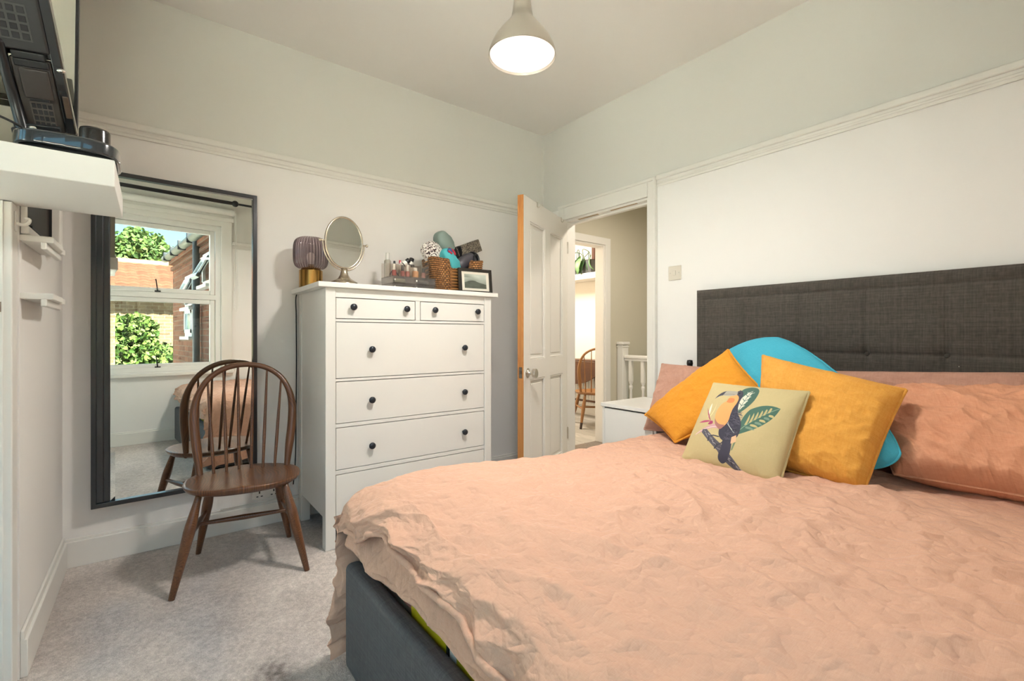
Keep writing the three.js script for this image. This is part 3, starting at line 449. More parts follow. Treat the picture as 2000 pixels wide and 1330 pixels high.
  const tube = (label, pos, len, rz, rx) => { const t = thing('cosmetic_tube', label, 'cosmetic', pos); t.rotation.set(rx, 0, rz); part('tube_body', surf(20, 10, (u, v) => { const a = u * 6.28318, k = smooth(0, 0.9, v), r = 0.0165; return [Math.cos(a) * r * lerp(0.1, 1, k), v * len, Math.sin(a) * lerp(0.024, r, k)]; }), white, t); part('tube_cap', lathe([[0.0155, len], [0.0155, len + 0.024], [0.013, len + 0.026], [0, len + 0.026]], 18), mBlack, t); part('printed_band', lathe([[0.0168, len * 0.72], [0.0168, len * 0.78]], 20), mBlackMatt, t); };
  tube('white tube with black cap leaning to the right on top of the organiser', stand(-0.048, 0.075, 0.125), 0.10, -0.1, -0.85);
  tube('short white tube with black cap beside the round pot in the organiser', stand(-0.05, -0.008, 0.105), 0.10, 0.1, -0.35);
  const band = solo('hair_tie', sweep([V(0, 0, 0.022), V(0.004, 0.018, 0.012), V(0.004, 0.021, -0.004), V(0, 0.008, -0.022), V(0, -0.005, -0.03)], 0.0035, 30, 8), M('#555a7c', 0.8), 'blue grey band hooped over the left of the organiser', 'hair tie', stand(-0.03, 0.085, 0.108));
  for (const [z, y, c, len, lab] of [[0.085, 0.062, '#a7a58c', 0.07, 'rolled pale green sachet in the upper left organiser drawer'], [0.03, 0.02, '#b4b39c', 0.06, 'wide pale tube lying in the lower left organiser drawer'], [0.105, 0.02, '#6a5a4e', 0.03, 'brown compact in the lower left organiser drawer'], [-0.07, 0.021, '#3c3733', 0.075, 'dark brush case in the lower right organiser drawer'], [-0.07, 0.061, '#77706c', 0.06, 'grey palette in the upper right organiser drawer']]) solo('drawer_cosmetic', lathe([[0, -len / 2], [0.009, -len / 2], [0.0125, -len / 2 + 0.006], [0.0125, len / 2 - 0.008], [0.009, len / 2], [0, len / 2]], 16).rotateX(Math.PI / 2), M(c, 0.4), lab, 'cosmetic', stand(0.055, z, y));
}
const BK = V(0.27, TOP, 1.03);
{ // woven basket with scooped handles
  const b = thing('wicker_basket', 'brown woven basket heaped with bags, on the right of the chest', 'basket', BK.toArray(), -0.12);
  const hw = 0.18, hd = 0.115, Ht = 0.215;
  const rim = (z, x) => { const s = smooth(0.075, 0.06, Math.abs(z)) * (Math.abs(x) > hd * 0.6 ? 1 : 0); return Ht - 0.055 * s + 0.01 * smooth(0.1, 0.18, Math.abs(z)); };
  const O = rrect(1, 1, 6), N = 300, rowsN = 17;
  const wall = (off) => surf(N, rowsN * 5, (u, v) => {
    const a = u * 6.28318, o = O(a), x0 = o[0] * 2, z0 = o[1] * 2, taper = 0.88 + 0.12 * v, y = v * rim(z0 * hw * taper, x0 * hd * taper);
    const row = Math.floor(v * rowsN - 1e-6), ph = (row % 2) * 0.5, bulge = off < 0 ? 0 : 0.006 * Math.abs(Math.sin((u * 52 + ph) * Math.PI)) * Math.sin((v * rowsN - row) * Math.PI);
    return [x0 * (hd * taper + off + bulge), y, z0 * (hw * taper + off + bulge), u * 1.2, v * 0.25];
  });
  const wick = M('#ffffff', 0.42, { map: tex(512, 256, (u, v) => { const row = Math.floor(v * 17), f = v * 17 - row, c = (u * 52 + (row % 2) * 0.5) % 1, e = Math.abs(Math.sin(c * Math.PI)) * Math.sin(f * Math.PI), k = 0.25 + 0.5 * hash(Math.floor(u * 52 + (row % 2) * 0.5) % 52, row, 2) + 0.25 * noise(u * 20, v * 120, 2, 20, 120), g = 0.35 + 0.65 * Math.pow(e, 0.6); return [lerp(130, 214, k) * g, lerp(80, 150, k) * g, lerp(36, 84, k) * g]; }, { srgb: true, rep: [1 / 1.2, 4] }), side: THREE.DoubleSide });
  part('woven_wall', [wall(0), wall(-0.006)], wick, b);
  part('woven_bottom', loft((a) => { const o = O(a); return [o[0] * 2 * hd * 0.88, o[1] * 2 * hw * 0.88]; }, [[1, 0.001], [1, 0.007]], 60), wick, b);
  const pts = []; for (let i = 0; i < 160; i++) { const o = O(i / 160 * 6.28318), x = o[0] * 2 * hd, z = o[1] * 2 * hw; pts.push(V(x, rim(z, x), z)); }
  part('bound_rim', sweep(pts, (t) => 0.0048 + 0.0012 * Math.sin(t * 110 * 6.28), 480, 8, 1, true), wick, b);
}
{ // bags and things heaped in the basket
  const pouch = (name, label, cat, pos, rot, [a, b, c], mat, e = 3, extra) => {
    const t = thing(name, label, cat, pos); t.rotation.set(...rot);
    const out = rrect(2 * a, 2 * c, e), R = []; for (let i = 0; i <= 14; i++) { const q = i / 14 * Math.PI, s = Math.pow(Math.sin(q), 0.55); R.push([Math.max(s, 0.02), -Math.cos(q) * b]); }
    const g = loft(out, R, 40), p = g.attributes.position; for (let i = 0; i < p.count; i++) { const n = (noise(p.getX(i) * 30, p.getY(i) * 30, p.getZ(i) * 30 + a * 99) - 0.5) * 0.018; p.setXYZ(i, p.getX(i) * (1 + n * 6), p.getY(i) + n * 0.6, p.getZ(i) * (1 + n * 6)); } g.computeVertexNormals();
    part('bag_body', metric(g), mat, t); extra?.(t); return t;
  };
  const leopard = M('#ffffff', 0.7, { map: tex(256, 256, (u, v) => { const n = noise(u * 26, v * 26, 3, 26, 26), m = noise(u * 13, v * 13, 6, 13, 13); return n > 0.62 && m > 0.35 ? [58, 44, 46] : n > 0.54 && m > 0.6 ? [150, 120, 110] : [232, 226, 216]; }, { srgb: true, rep: 9 }) });
  pouch('patterned_pouch', 'white pouch with small dark leopard print, left in the basket', 'pouch', [0.25, TOP + 0.268, 1.17], [0.35, 0.3, 0.25], [0.06, 0.07, 0.068], leopard, 2.4, (t) => part('gathered_neck', [new THREE.TorusGeometry(0.02, 0.009, 8, 20).rotateY(0.6).translate(0.02, 0.01, -0.055), new THREE.SphereGeometry(0.03, 16, 12).scale(0.9, 1, 0.6).translate(0.03, 0.008, -0.072)], leopard, t));
  pouch('toiletry_bag', 'sage green zipped toiletry bag on top of the basket', 'bag', [0.25, TOP + 0.325, 1.075], [-0.95, 0.2, 0.0], [0.06, 0.052, 0.105], M('#7f9088', 0.5), 3, (t) => {
    const z = part('zip', sweep([V(0.02, 0.028, -0.088), V(0.03, 0.036, -0.05), V(0.032, 0.039, 0.0), V(0.03, 0.036, 0.05)], 0.004, 30, 8), mBlackMatt, t); part('zip_pull', [bx(0.03, 0.036, 0.037, 0.046, -0.04, -0.01, 0.002)], mSteel, z);
    part('carry_loop', sweep([V(0, 0.038, -0.085), V(0, 0.055, -0.075), V(0, 0.058, -0.05), V(0, 0.042, -0.035)], 0.004, 24, 8, 1), M('#6b7c75', 0.6), t);
  });
  pouch('turquoise_bag', 'turquoise quilted wash bag hanging over the scooped front of the basket', 'bag', [0.335, TOP + 0.212, 1.085], [-0.85, 0.1, 0.1], [0.05, 0.042, 0.088], M('#4fb0b6', 0.75), 2.6, (t) => {
    part('red_trim', [sweep([V(0.03, 0.024, 0.075), V(0.045, 0.03, 0.05), V(0.05, 0.024, 0.03)], 0.007, 20, 8), sweep([V(0.045, 0.0, 0.07), V(0.052, 0.004, 0.05)], 0.006, 12, 8)], M('#a82637', 0.6), t);
    part('blue_patch', new THREE.SphereGeometry(0.02, 14, 10).scale(0.6, 1, 1).translate(0.036, 0.012, 0.062), M('#2f5f8c', 0.7), t);
  });
  const speck = M('#ffffff', 0.55, { map: tex(256, 256, (u, v) => { const k = noise(u * 60, v * 60, 3, 60, 60); return k > 0.5 ? [150, 140, 122] : [48, 44, 40]; }, { srgb: true, rep: 8 }) });
  const s = thing('straightener_case', 'speckled grey flat case with a black strap, sticking out of the basket', 'case', [0.245, TOP + 0.305, 0.935]); s.rotation.set(0.40, 0.15, 0); s.scale.setScalar(1.15);
  part('case_body', bx(-0.035, 0.035, -0.036, 0.036, -0.12, 0.10, 0.006), speck, s);
  part('case_strap', [bx(-0.037, 0.037, -0.038, 0.038, 0.045, 0.066, 0.004), sweep([V(0.037, 0.02, 0.05), V(0.052, 0.03, 0.055), V(0.05, 0.0, 0.058), V(0.037, -0.02, 0.06)], 0.005, 20, 8)], mBlackMatt, s);
  part('dark_end', bx(-0.0355, 0.0355, -0.0365, 0.0365, 0.066, 0.125, 0.006), mBlackMatt, s);
  const h = thing('hair_dryer', 'dark grey hair dryer lying in the basket in front of the speckled case', 'hair dryer', [0.315, TOP + 0.225, 0.95]); h.rotation.set(0.45, 0.25, 0); h.scale.setScalar(1.1);
  part('barrel', turned(V(0, 0, 0.09), V(0, 0, -0.05), [[0, 0.033], [0.3, 0.038], [0.7, 0.044], [0.95, 0.042], [1, 0.03]], 28), M('#4b4850', 0.35), h);
  part('rear_grille', turned(V(0, 0, -0.05), V(0, 0, -0.082), [[0, 0.041], [0.5, 0.043], [1, 0.034]], 28), mBlack, h);
  part('handle', turned(V(0, -0.03, -0.02), V(-0.02, -0.16, -0.01), [[0, 0.02], [0.5, 0.017], [1, 0.019]], 16), M('#3d3b42', 0.4), h);
  part('flex', sweep([V(0.03, -0.03, -0.005), V(0.048, -0.01, -0.01), V(0.05, 0.016, -0.03), V(0.046, 0.012, -0.055), V(0.05, -0.02, -0.05), V(0.046, -0.045, -0.02), V(0.045, -0.05, 0.03)], 0.006, 50, 8), mBlack, h);
}
{ // small framed picture leaning on the basket
  const f = thing('photo_frame', 'small black framed picture leaning on the front of the basket', 'picture frame', [0.438, TOP + 0.002, 0.955], -0.10);
  f.rotation.z = 0.12; f.rotation.order = 'YXZ';
  const w = 0.118, h = 0.163;
  part('frame', [bx(-0.012, 0.006, 0, 0.02, -w, w, 0.002), bx(-0.012, 0.006, h - 0.02, h, -w, w, 0.002), bx(-0.012, 0.006, 0, h, -w, -w + 0.02, 0.002), bx(-0.012, 0.006, 0, h, w - 0.02, w, 0.002)], M('#2c2822', 0.4), f);
  part('mount', bx(-0.008, -0.002, 0.015, h - 0.015, -w + 0.015, w - 0.015), M('#e6dfd0', 0.7), f);
  const pic = tex(256, 160, (u, v) => { const y = v, n = fbm(u * 5, v * 5, 4), hill = 0.42 + 0.1 * Math.sin(u * 5) + 0.14 * (fbm(u * 4, 1, 2) - 0.5), t = y < hill ? lerp(70, 110, n) : lerp(140, 215, smooth(hill, 0.95, y) * 0.6 + 0.4 * n); const dark = y > 0.75 ? 40 * smooth(0.5, 0.1, u) : 0; return [t - dark, t + 6 - dark, t - 6 - dark]; }, { srgb: true });
  part('picture', surf(1, 1, (u, v) => [-0.0015, lerp(0.036, h - 0.036, v), lerp(w - 0.04, -w + 0.04, u), u, v]), M('#ffffff', 0.6, { map: pic }), f);
  part('easel_leg', bx(-0.03, -0.012, 0.0, 0.09, -0.02, 0.02, 0.002), mBlackMatt, f);
}

// ------------------------------------------------------------------ pendant lamp
{
  const P = [1.566, 2.108, 1.489], l = thing('pendant_lamp', 'brushed metal bell pendant lamp hanging lit from the ceiling', 'lamp', P);
  const out = [[0.1262, 0], [0.1255, 0.012], [0.118, 0.035], [0.104, 0.062], [0.086, 0.088], [0.066, 0.112], [0.049, 0.132], [0.0405, 0.146], [0.0385, 0.158]], inn = out.slice().reverse().map(([r, y]) => [r - 0.002, y]);
  part('shade', lathe([...out, ...inn, [0.1262, 0]], 64), mSteel, l);
  part('neck', lathe([[0.0395, 0.157], [0.0385, 0.162], [0.0372, 0.163], [0.0262, 0.262], [0.0245, 0.268], [0, 0.269]], 40), mSteel, l);
  part('cord', rod(V(0, 0.268, 0), V(0, 2.71 - P[1], 0), 0.0035), mWhite, l);
  part('ceiling_rose', lathe([[0, 2.705 - P[1]], [0.015, 2.70 - P[1]], [0.045, 2.715 - P[1]], [0.05, H - P[1]], [0, H - P[1]]], 32), mWhite, l);
  const warm = new THREE.Color(1, 0.95, 0.89);
  part('lit_diffuser', lathe([[0, 0.0045], [0.06, 0.004], [0.12, 0.007], [0.122, 0.009], [0, 0.0095]], 48), M('#ffffff', 0.6, { emissive: new THREE.Color(1, 0.88, 0.77), emissiveIntensity: 0.4 }), l);
  const a = new THREE.RectAreaLight(warm, PENDANT, 0.21, 0.21); a.name = 'pendant_light'; a.position.set(P[0], P[1] - 0.002, P[2]); a.lookAt(P[0], 0, P[2]); scene.add(a);
}

// ------------------------------------------------------------------ bed
const BX0 = 1.44, BX1 = 2.945, ZF = 2.11;
{
  const b = thing('bed', 'charcoal upholstered double bed with tufted headboard against the back wall', 'bed', [0, 0, 0]);
  // headboard: padded border round a field of stitched squares with sunk buttons
  const hx0 = 1.43, hx1 = 2.96, hy = 1.325, cols = [1.722, 1.986, 2.25, 2.514, 2.778], yRow = 0.98, rows = [yRow - 0.30, yRow], bord = 0.055;
  const cells = cols.concat();
  const front = surf(260, 150, (u, v) => {
    const x = lerp(hx0, hx1, u), y = lerp(0.25, hy, v), e = Math.min(x - hx0, hx1 - x, hy - y);
    let z = 0.088 - 0.022 * Math.pow(1 - smooth(0, 0.022, e), 2);
    z -= 0.009 * Math.exp(-(((e - bord) / 0.005) ** 2));
    if (e > bord) {
      z -= 0.006; let dx = 1; for (const c of cols) dx = Math.min(dx, Math.abs(x - c));
      let dy = 1; for (const r of rows) dy = Math.min(dy, Math.abs(y - r));
      let db = 1; for (const c of cols) for (const r of rows) db = Math.min(db, Math.hypot(x - c, y - r));
      z += 0.012 * smooth(0, 0.07, Math.min(dx + 0.03, dy + 0.03, e - bord + 0.02));
      z -= 0.004 * Math.exp(-((dx / 0.006) ** 2))  + 0.005 * Math.exp(-((dy / 0.006) ** 2)) + 0.018 * Math.exp(-((db / 0.028) ** 2));
    }
    return [x, y, z, x, y];
  });
  const hb = part('headboard', [front, bx(hx0, hx1, 0.0, hy - 0.002, 0.032, 0.066, 0.006)], mHead, b);
  for (const c of cols) for (const r of rows) part('button', new THREE.SphereGeometry(0.009, 14, 10).scale(1, 1, 0.5).translate(c, r, 0.068), mHead, hb);
  part('footboard', bx(BX0, BX1, 0.018, 0.346, ZF - 0.055, ZF, 0.02), mBase, b);
  part('side_rail', bx(BX0, BX0 + 0.05, 0.018, 0.33, 0.09, ZF - 0.03, 0.016), mBase, b);
  part('side_rail', bx(BX1 - 0.05, BX1, 0.018, 0.33, 0.09, ZF - 0.03, 0.016), mBase, b);
  for (const [x, z] of [[BX0 + 0.08, ZF - 0.08], [BX1 - 0.08, ZF - 0.08], [BX0 + 0.08, 0.25], [BX1 - 0.08, 0.25]]) part('foot', rod(V(x, 0, z), V(x, 0.03, z), 0.025), mBlack, b);
  part('slat_base', bx(BX0 + 0.05, BX1 - 0.05, 0.16, 0.20, 0.10, ZF - 0.06), mBlackMatt, b);
  const mt = part('mattress', bx(BX0 + 0.035, BX1 - 0.02, 0.205, 0.515, 0.10, ZF - 0.085, 0.05), M('#d9cfc0', 0.9), b);
  const sh = surf(160, 24, (u, v) => { const x = lerp(BX0 + 0.03, BX1 - 0.015, u), s = v * 0.17; const y = 0.525 - s + (v > 0.9 ? 0.0 : 0) + 0.012 * (noise(x * 9, 2.2, 5) - 0.5) * v; return [x, y + 0.012 * v * Math.sin(x * 17), ZF - 0.078 + 0.006 * (noise(x * 16, v * 3, 1) - 0.5) + 0.044 * Math.sin(Math.min(1, v * 1.05) * 2.75), x, s]; });
  part('fitted_sheet', [sh, bx(BX0 + 0.03, BX1 - 0.015, 0.50, 0.522, 0.10, ZF - 0.08, 0.01)], cloth('#b06a5c', '#c07c6c', 0.003), mt, 'dusky pink fitted sheet');
}
for (const [x0, x1, lab] of [[1.80, 1.985, 'yellow packet in the gap at the foot of the bed, farther from the camera'], [2.02, 2.25, 'yellow packet with black marks in the foot gap of the bed, nearer the camera']]) {
  const p = thing('yellow_packet', lab, 'packet', [0, 0, 0]);
  part('packet_body', bx(x0, x1, 0.215, 0.358, ZF - 0.075, ZF - 0.057, 0.004), M('#c9b41c', 0.35, { clearcoat: 0.3 }), p);
  if (x0 > 2) { part('white_label', bx(x0 - 0.018, x0 + 0.012, 0.215, 0.3585, ZF - 0.076, ZF - 0.056, 0.003), M('#c9c8c4', 0.5), p); part('black_mark', sweep([V(x0 + 0.03, 0.359, ZF - 0.066), V(x0 + 0.04, 0.359, ZF - 0.060), V(x0 + 0.05, 0.359, ZF - 0.070), V(x0 + 0.058, 0.359, ZF - 0.062), V(x0 + 0.048, 0.359, ZF - 0.058)], 0.0012, 30, 6), mBlack, p); }
  else part('dark_end', bx(x1 - 0.004, x1 + 0.008, 0.215, 0.357, ZF - 0.074, ZF - 0.058, 0.003), mBlackMatt, p);
}

// crumpled duvet: one sheet over the bed, rolled over the left side and the foot
const wr = (x, z) => {                                                // wrinkles of linen, in metres of height
  const w = 0.5 * pn(x * 1.4, z * 1.4, 21), v = 0.5 * pn(x * 1.6 + 7, z * 1.6, 22), str = 0.55 + 0.9 * smooth(-0.3, 0.35, pn(x * 1.1 + 3, z * 1.1, 25));
  return 1.15 * str * (0.0078 * crease(x * 2.4 + w, z * 3.9 + v, 1, 2.0) + 0.0080 * crease(x * 4.8 + 1.5 * w, z * 6.2 - v, 2, 1.9) + 0.0045 * crease(x * 9.5 - 2 * w, z * 11.5 + 2 * v, 3, 1.7) + 0.0020 * crease(x * 20 + 2 * v, z * 23, 4, 1.5));
};
const duvetTop = (x, z) => {
  let y = 0.556 + 0.052 * Math.exp(-(((x - 1.60) / 0.27) ** 2 + ((z - 1.84) / 0.36) ** 2)) + 0.014 * (fbm(x * 1.7, z * 1.7, 8, 2) - 0.5) * 2;
  y += 0.020 * Math.exp(-(((x - 2.42) / 0.16) ** 2 + ((z - 0.86) / 0.10) ** 2)) - 0.012 * smooth(0.9, 0.45, z);
  y -= 0.012 * smooth(1.75, 2.05, z);
  return y;
};
{
  const eX = 1.515, rX = 0.115, eZ = 2.015, rZ = 0.072, NU = 420, NV = 420;
  const roll = (s, r) => s <= 0 ? [0, 0] : s < r * Math.PI / 2 ? [r * Math.sin(s / r), r * (1 - Math.cos(s / r))] : [r, r + s - r * Math.PI / 2];
  const place = (a, b) => {                                           // a: metres across from the right; b: metres from the head
    const sx = Math.max(0, eX - a), sz = Math.max(0, b - eZ), hangX = smooth(rX, rX * 2.4, sx), [hx, dx] = roll(sx, rX);
    const hem = 0.172 - 0.075 * smooth(1.52, 1.78, a) + 0.035 * smooth(1.95, 2.4, a) + 0.007 * Math.sin(a * 17) + 0.014 * (noise(a * 7, 3, 2) - 0.5), szc = sz / 0.225 * hem, [hz, dz] = roll(szc, rZ);
    const w = wr(a, b), top = duvetTop(Math.max(a, eX - 0.02), Math.min(b, eZ)), foot = smooth(0.02, 0.12, sz);
    let x = sx > 0 ? eX - hx : a, z = sz > 0 ? eZ + hz : b, y = top - dx - dz * (1 - 0.35 * hangX);
    y += w * (1 - 0.75 * hangX) * (1 - 0.6 * foot);
    x -= hangX * (w * 1.1 + 0.016 * Math.sin(b * 26 + 3 * noise(b * 3, 1, 1)) * smooth(0.15, 0.5, sx) - 0.006);
    z += foot * (w * 1.6 + 0.006 * Math.sin(a * 31 + 4 * noise(a * 4, 2, 3))) * (1 - hangX) ;
    z += hangX * foot * (0.012 + 0.03 * Math.sin(sx * 17 + sz * 9) * smooth(0.15, 0.4, sx)) ;
    x += hangX * foot * (0.028 * Math.sin(sx * 21 + 1.0) * smooth(0.12, 0.3, sx));
    return [x, Math.max(y, 0.028 + 0.01 * noise(b * 8, a * 8, 1)), z, a, b];
  };
  const aMin = eX - 0.60, aMax = 2.985, bMin = 0.42, bMax = eZ + 0.225;
  const d = thing('duvet', 'crumpled peach linen duvet spread over the bed, hanging down its left side', 'duvet', [0, 0, 0]);
  part('duvet_cover', surf(NU, NV, (u, v) => place(lerp(aMin, aMax, u), lerp(bMin, bMax, v))), mLinen, d);
  const hem = []; for (let i = 0; i <= 90; i++) { const a = lerp(1.47, aMax, i / 90), p = place(a, bMax); hem.push(V(p[0], p[1] + 0.002, p[2])); }
  part('hem', sweep(hem, (t) => 0.0065 + 0.0025 * noise(t * 60, 1, 1), 420, 8), mLinen, d, 'turned hem along the foot');
  // the open button edge: a second, lower layer of the cover at the foot
  const mLin2 = mLinen;
  part('under_flap', surf(420, 18, (u, v) => { const a = lerp(1.46, aMax, u); const wv = noise(a * 11, 4, 2), gap = 0.012 + 0.012 * noise(a * 4.3, 7, 1); return [a, lerp(0.49, 0.402 + 0.017 * smooth(1.62, 1.85, a) + 0.014 * wv, v) + 0.008 * Math.sin(a * 14), ZF - 0.044 + 0.030 * smooth(0, 1, v) + 0.012 * (noise(a * 17, v * 2, 5) - 0.5) + gap * 0.3 + 0.9 * wr(a * 2.2, 3 + v * 0.12), a, v * 0.08]; }), mLin2, d);
  const fl = []; for (let i = 0; i <= 80; i++) { const a = lerp(1.46, aMax, i / 80); fl.push(V(a, 0.402 + 0.017 * smooth(1.62, 1.85, a) + 0.014 * noise(a * 11, 4, 2) + 0.008 * Math.sin(a * 14), ZF - 0.014 + 0.012 * (noise(a * 17, 2, 5) - 0.5) + 0.005)); }
  part('flap_hem', sweep(fl, (t) => 0.008 + 0.003 * noise(t * 40, 1, 1), 360, 8), mLin2, d);
  // bunched corner hanging beside the foot of the bed
  part('hanging_corner', surf(60, 120, (u, v) => {
    const y = lerp(0.50, 0.055, v), k = Math.sin(u * Math.PI), w = lerp(0.05, 0.062, smooth(0, 0.6, v)) * (1 - 0.45 * smooth(0.8, 1, v));
    const n = 0.012 * Math.sin(u * 13 + v * 7 + 2 * noise(v * 5, 1, 1)) + 0.016 * (noise(u * 4, v * 9, 3) - 0.5), fold = 0.012 * Math.pow(ridge(u * 3 + v * 4, v * 7, 9), 4);
    return [1.456 - w * (0.15 + u * 1.0) - 0.010 * Math.sin(v * 9) - fold + 0.012 * (1 - v) , y + 0.01 * Math.sin(u * 9), 2.02 + 0.098 * k + n + fold + 0.014 * smooth(0.2, 0.7, v), u * 0.15, v * 0.45];
  }), mLinen, d);
}

// ------------------------------------------------------------------ pillows and cushions: corner points, thickness, cloth
function cushion(name, label, cat, [tl, tr, br, bl], thick, mat, { group, pinch = 0.05, p = 2.4, seam = 0.004, puff = 0.42, wrinkle = 1, round = 0, sag = 0, front } = {}) {
  const c = [tl, tr, br, bl].map((q) => V(...q)), o = c[0].clone().add(c[1]).add(c[2]).add(c[3]).multiplyScalar(0.25);
  const ex = c[1].clone().sub(c[0]).add(c[2].clone().sub(c[3])).normalize(), ey = c[0].clone().sub(c[3]).add(c[1].clone().sub(c[2])).normalize(), ez = ex.clone().cross(ey).normalize();
  const W = c[0].distanceTo(c[1]), Hh = c[0].distanceTo(c[3]), t = thing(name, label, cat, o.toArray(), 0, group), id = o.x * 7.1 + o.y * 3.3;
  const pos = (s, v, side) => {                                       // s, v in -1..1
    const s1 = s * (1 - pinch * (1 - v * v) * s * s) * (1 - round * s * s * v * v * 0.3), v1 = v * (1 - pinch * (1 - s * s) * v * v) * (1 - round * s * s * v * v * 0.3);
    const a = (s1 + 1) / 2, b = (1 - v1) / 2, q = c[0].clone().multiplyScalar((1 - a) * (1 - b)).addScaledVector(c[1], a * (1 - b)).addScaledVector(c[2], a * b).addScaledVector(c[3], (1 - a) * b).sub(o);
    const prof = Math.pow(Math.max(0, (1 - Math.pow(Math.abs(s), p)) * (1 - Math.pow(Math.abs(v), p))), puff), e = Math.min(1 - Math.abs(s), 1 - Math.abs(v));
    let h = side * thick / 2 * prof * (1 + sag * -v * 0.5);
    const X = s * W / 2, Y = v * Hh / 2, n = wr(X * 1.4 + id, Y * 1.4 + id * 1.7 + side) - 0.006, rad = Math.pow(ridge(Math.atan2(Y, X) * 5 + id, 0.3, 2), 3) * smooth(0.35, 0.05, e) * smooth(0, 0.06, e);
    h += side * wrinkle * (n * 0.8 * smooth(0, 0.12, e) + 0.006 * rad);
    return q.addScaledVector(ez, h);
  };
  const N = 90, face = (side) => surf(N, N, (u, v) => { const f = (k) => Math.sin((k - 0.5) * Math.PI * 0.999), s = lerp(2 * u - 1, f(u), 0.6), w = lerp(2 * v - 1, f(v), 0.6), q = pos(side > 0 ? s : -s, w, side); const S = side > 0 ? s : -s; return [q.x, q.y, q.z, mat.userData.print ? (S + 1) / 2 : S * W / 2, mat.userData.print ? (w + 1) / 2 : w * Hh / 2]; });
  if (front) { part('cushion_front', face(1), front, t); part('cushion_back', face(-1), mat, t); } else part(cat === 'pillow' ? 'pillow_cover' : 'cushion_cover', [face(1), face(-1)], mat, t);
  const ring = []; const K = 40; for (let i = 0; i < K * 4; i++) { const k = Math.floor(i / K), f = (i % K) / K * 2 - 1, [s, v] = [[f, 1], [1, -f], [-f, -1], [-1, f]][k]; ring.push(pos(s, v, 1)); }
  part('seam', sweep(ring, (q) => seam * (1 + 0.5 * Math.abs(noise(q * 60, 1, id) - 0.5)), 360, 7, 1, true), mat, t);
  return t;
}
const mMauve = cloth('#b98a76', '#cc9f8b', 0.006), mTerra = cloth('#d0906e', '#dfa584', 0.007), mYellow = cloth('#d98a1c', '#e9a136', 0.003), mOchre = cloth('#d89335', '#e7ab52', 0.004), mCyan = cloth('#3ba3bd', '#4db4cb', 0.002);
cushion('pillow', 'mauve linen pillow leaning on the headboard behind the left yellow cushion', 'pillow', [[1.300, 0.895, 0.22], [1.97, 0.875, 0.20], [2.02, 0.565, 0.36], [1.352, 0.55, 0.46]], 0.17, mMauve, { pinch: 0.03, wrinkle: 1.2 });
cushion('pillow', 'mauve linen pillow along the headboard, behind the large terracotta pillow on the right', 'pillow', [[1.96, 0.892, 0.165], [2.80, 0.932, 0.165], [2.82, 0.585, 0.30], [1.98, 0.57, 0.30]], 0.13, mMauve, { pinch: 0.02, wrinkle: 1.2 });
cushion('pillow', 'large terracotta linen pillow lying at the right side of the bed', 'pillow', [[2.27, 0.838, 0.30], [2.90, 0.888, 0.32], [2.95, 0.60, 0.62], [2.47, 0.592, 0.60]], 0.20, mTerra, { pinch: 0.03, wrinkle: 1.6, sag: 0.2 });
cushion('cushion', 'sky blue cushion standing on its corner behind the two yellow cushions', 'cushion', [[1.975, 1.098, 0.30], [2.575, 0.655, 0.70], [2.06, 0.585, 0.62], [1.56, 0.82, 0.36]], 0.13, mCyan, { pinch: -0.11, wrinkle: 0.35, round: 0.45 });
cushion('cushion', 'bright yellow cushion turned on its corner, left of the toucan cushion', 'cushion', [[1.388, 0.638, 0.50], [1.822, 0.995, 0.46], [2.05, 0.80, 0.54], [1.70, 0.575, 0.70]], 0.13, mYellow, { pinch: 0.045, wrinkle: 0.55, seam: 0.005 });
cushion('cushion', 'large ochre yellow cushion behind and to the right of the toucan cushion', 'cushion', [[2.005, 0.975, 0.52], [2.492, 0.876, 0.56], [2.437, 0.56, 0.80], [2.08, 0.575, 0.76]], 0.17, mOchre, { pinch: 0.03, wrinkle: 0.8, seam: 0.005 });
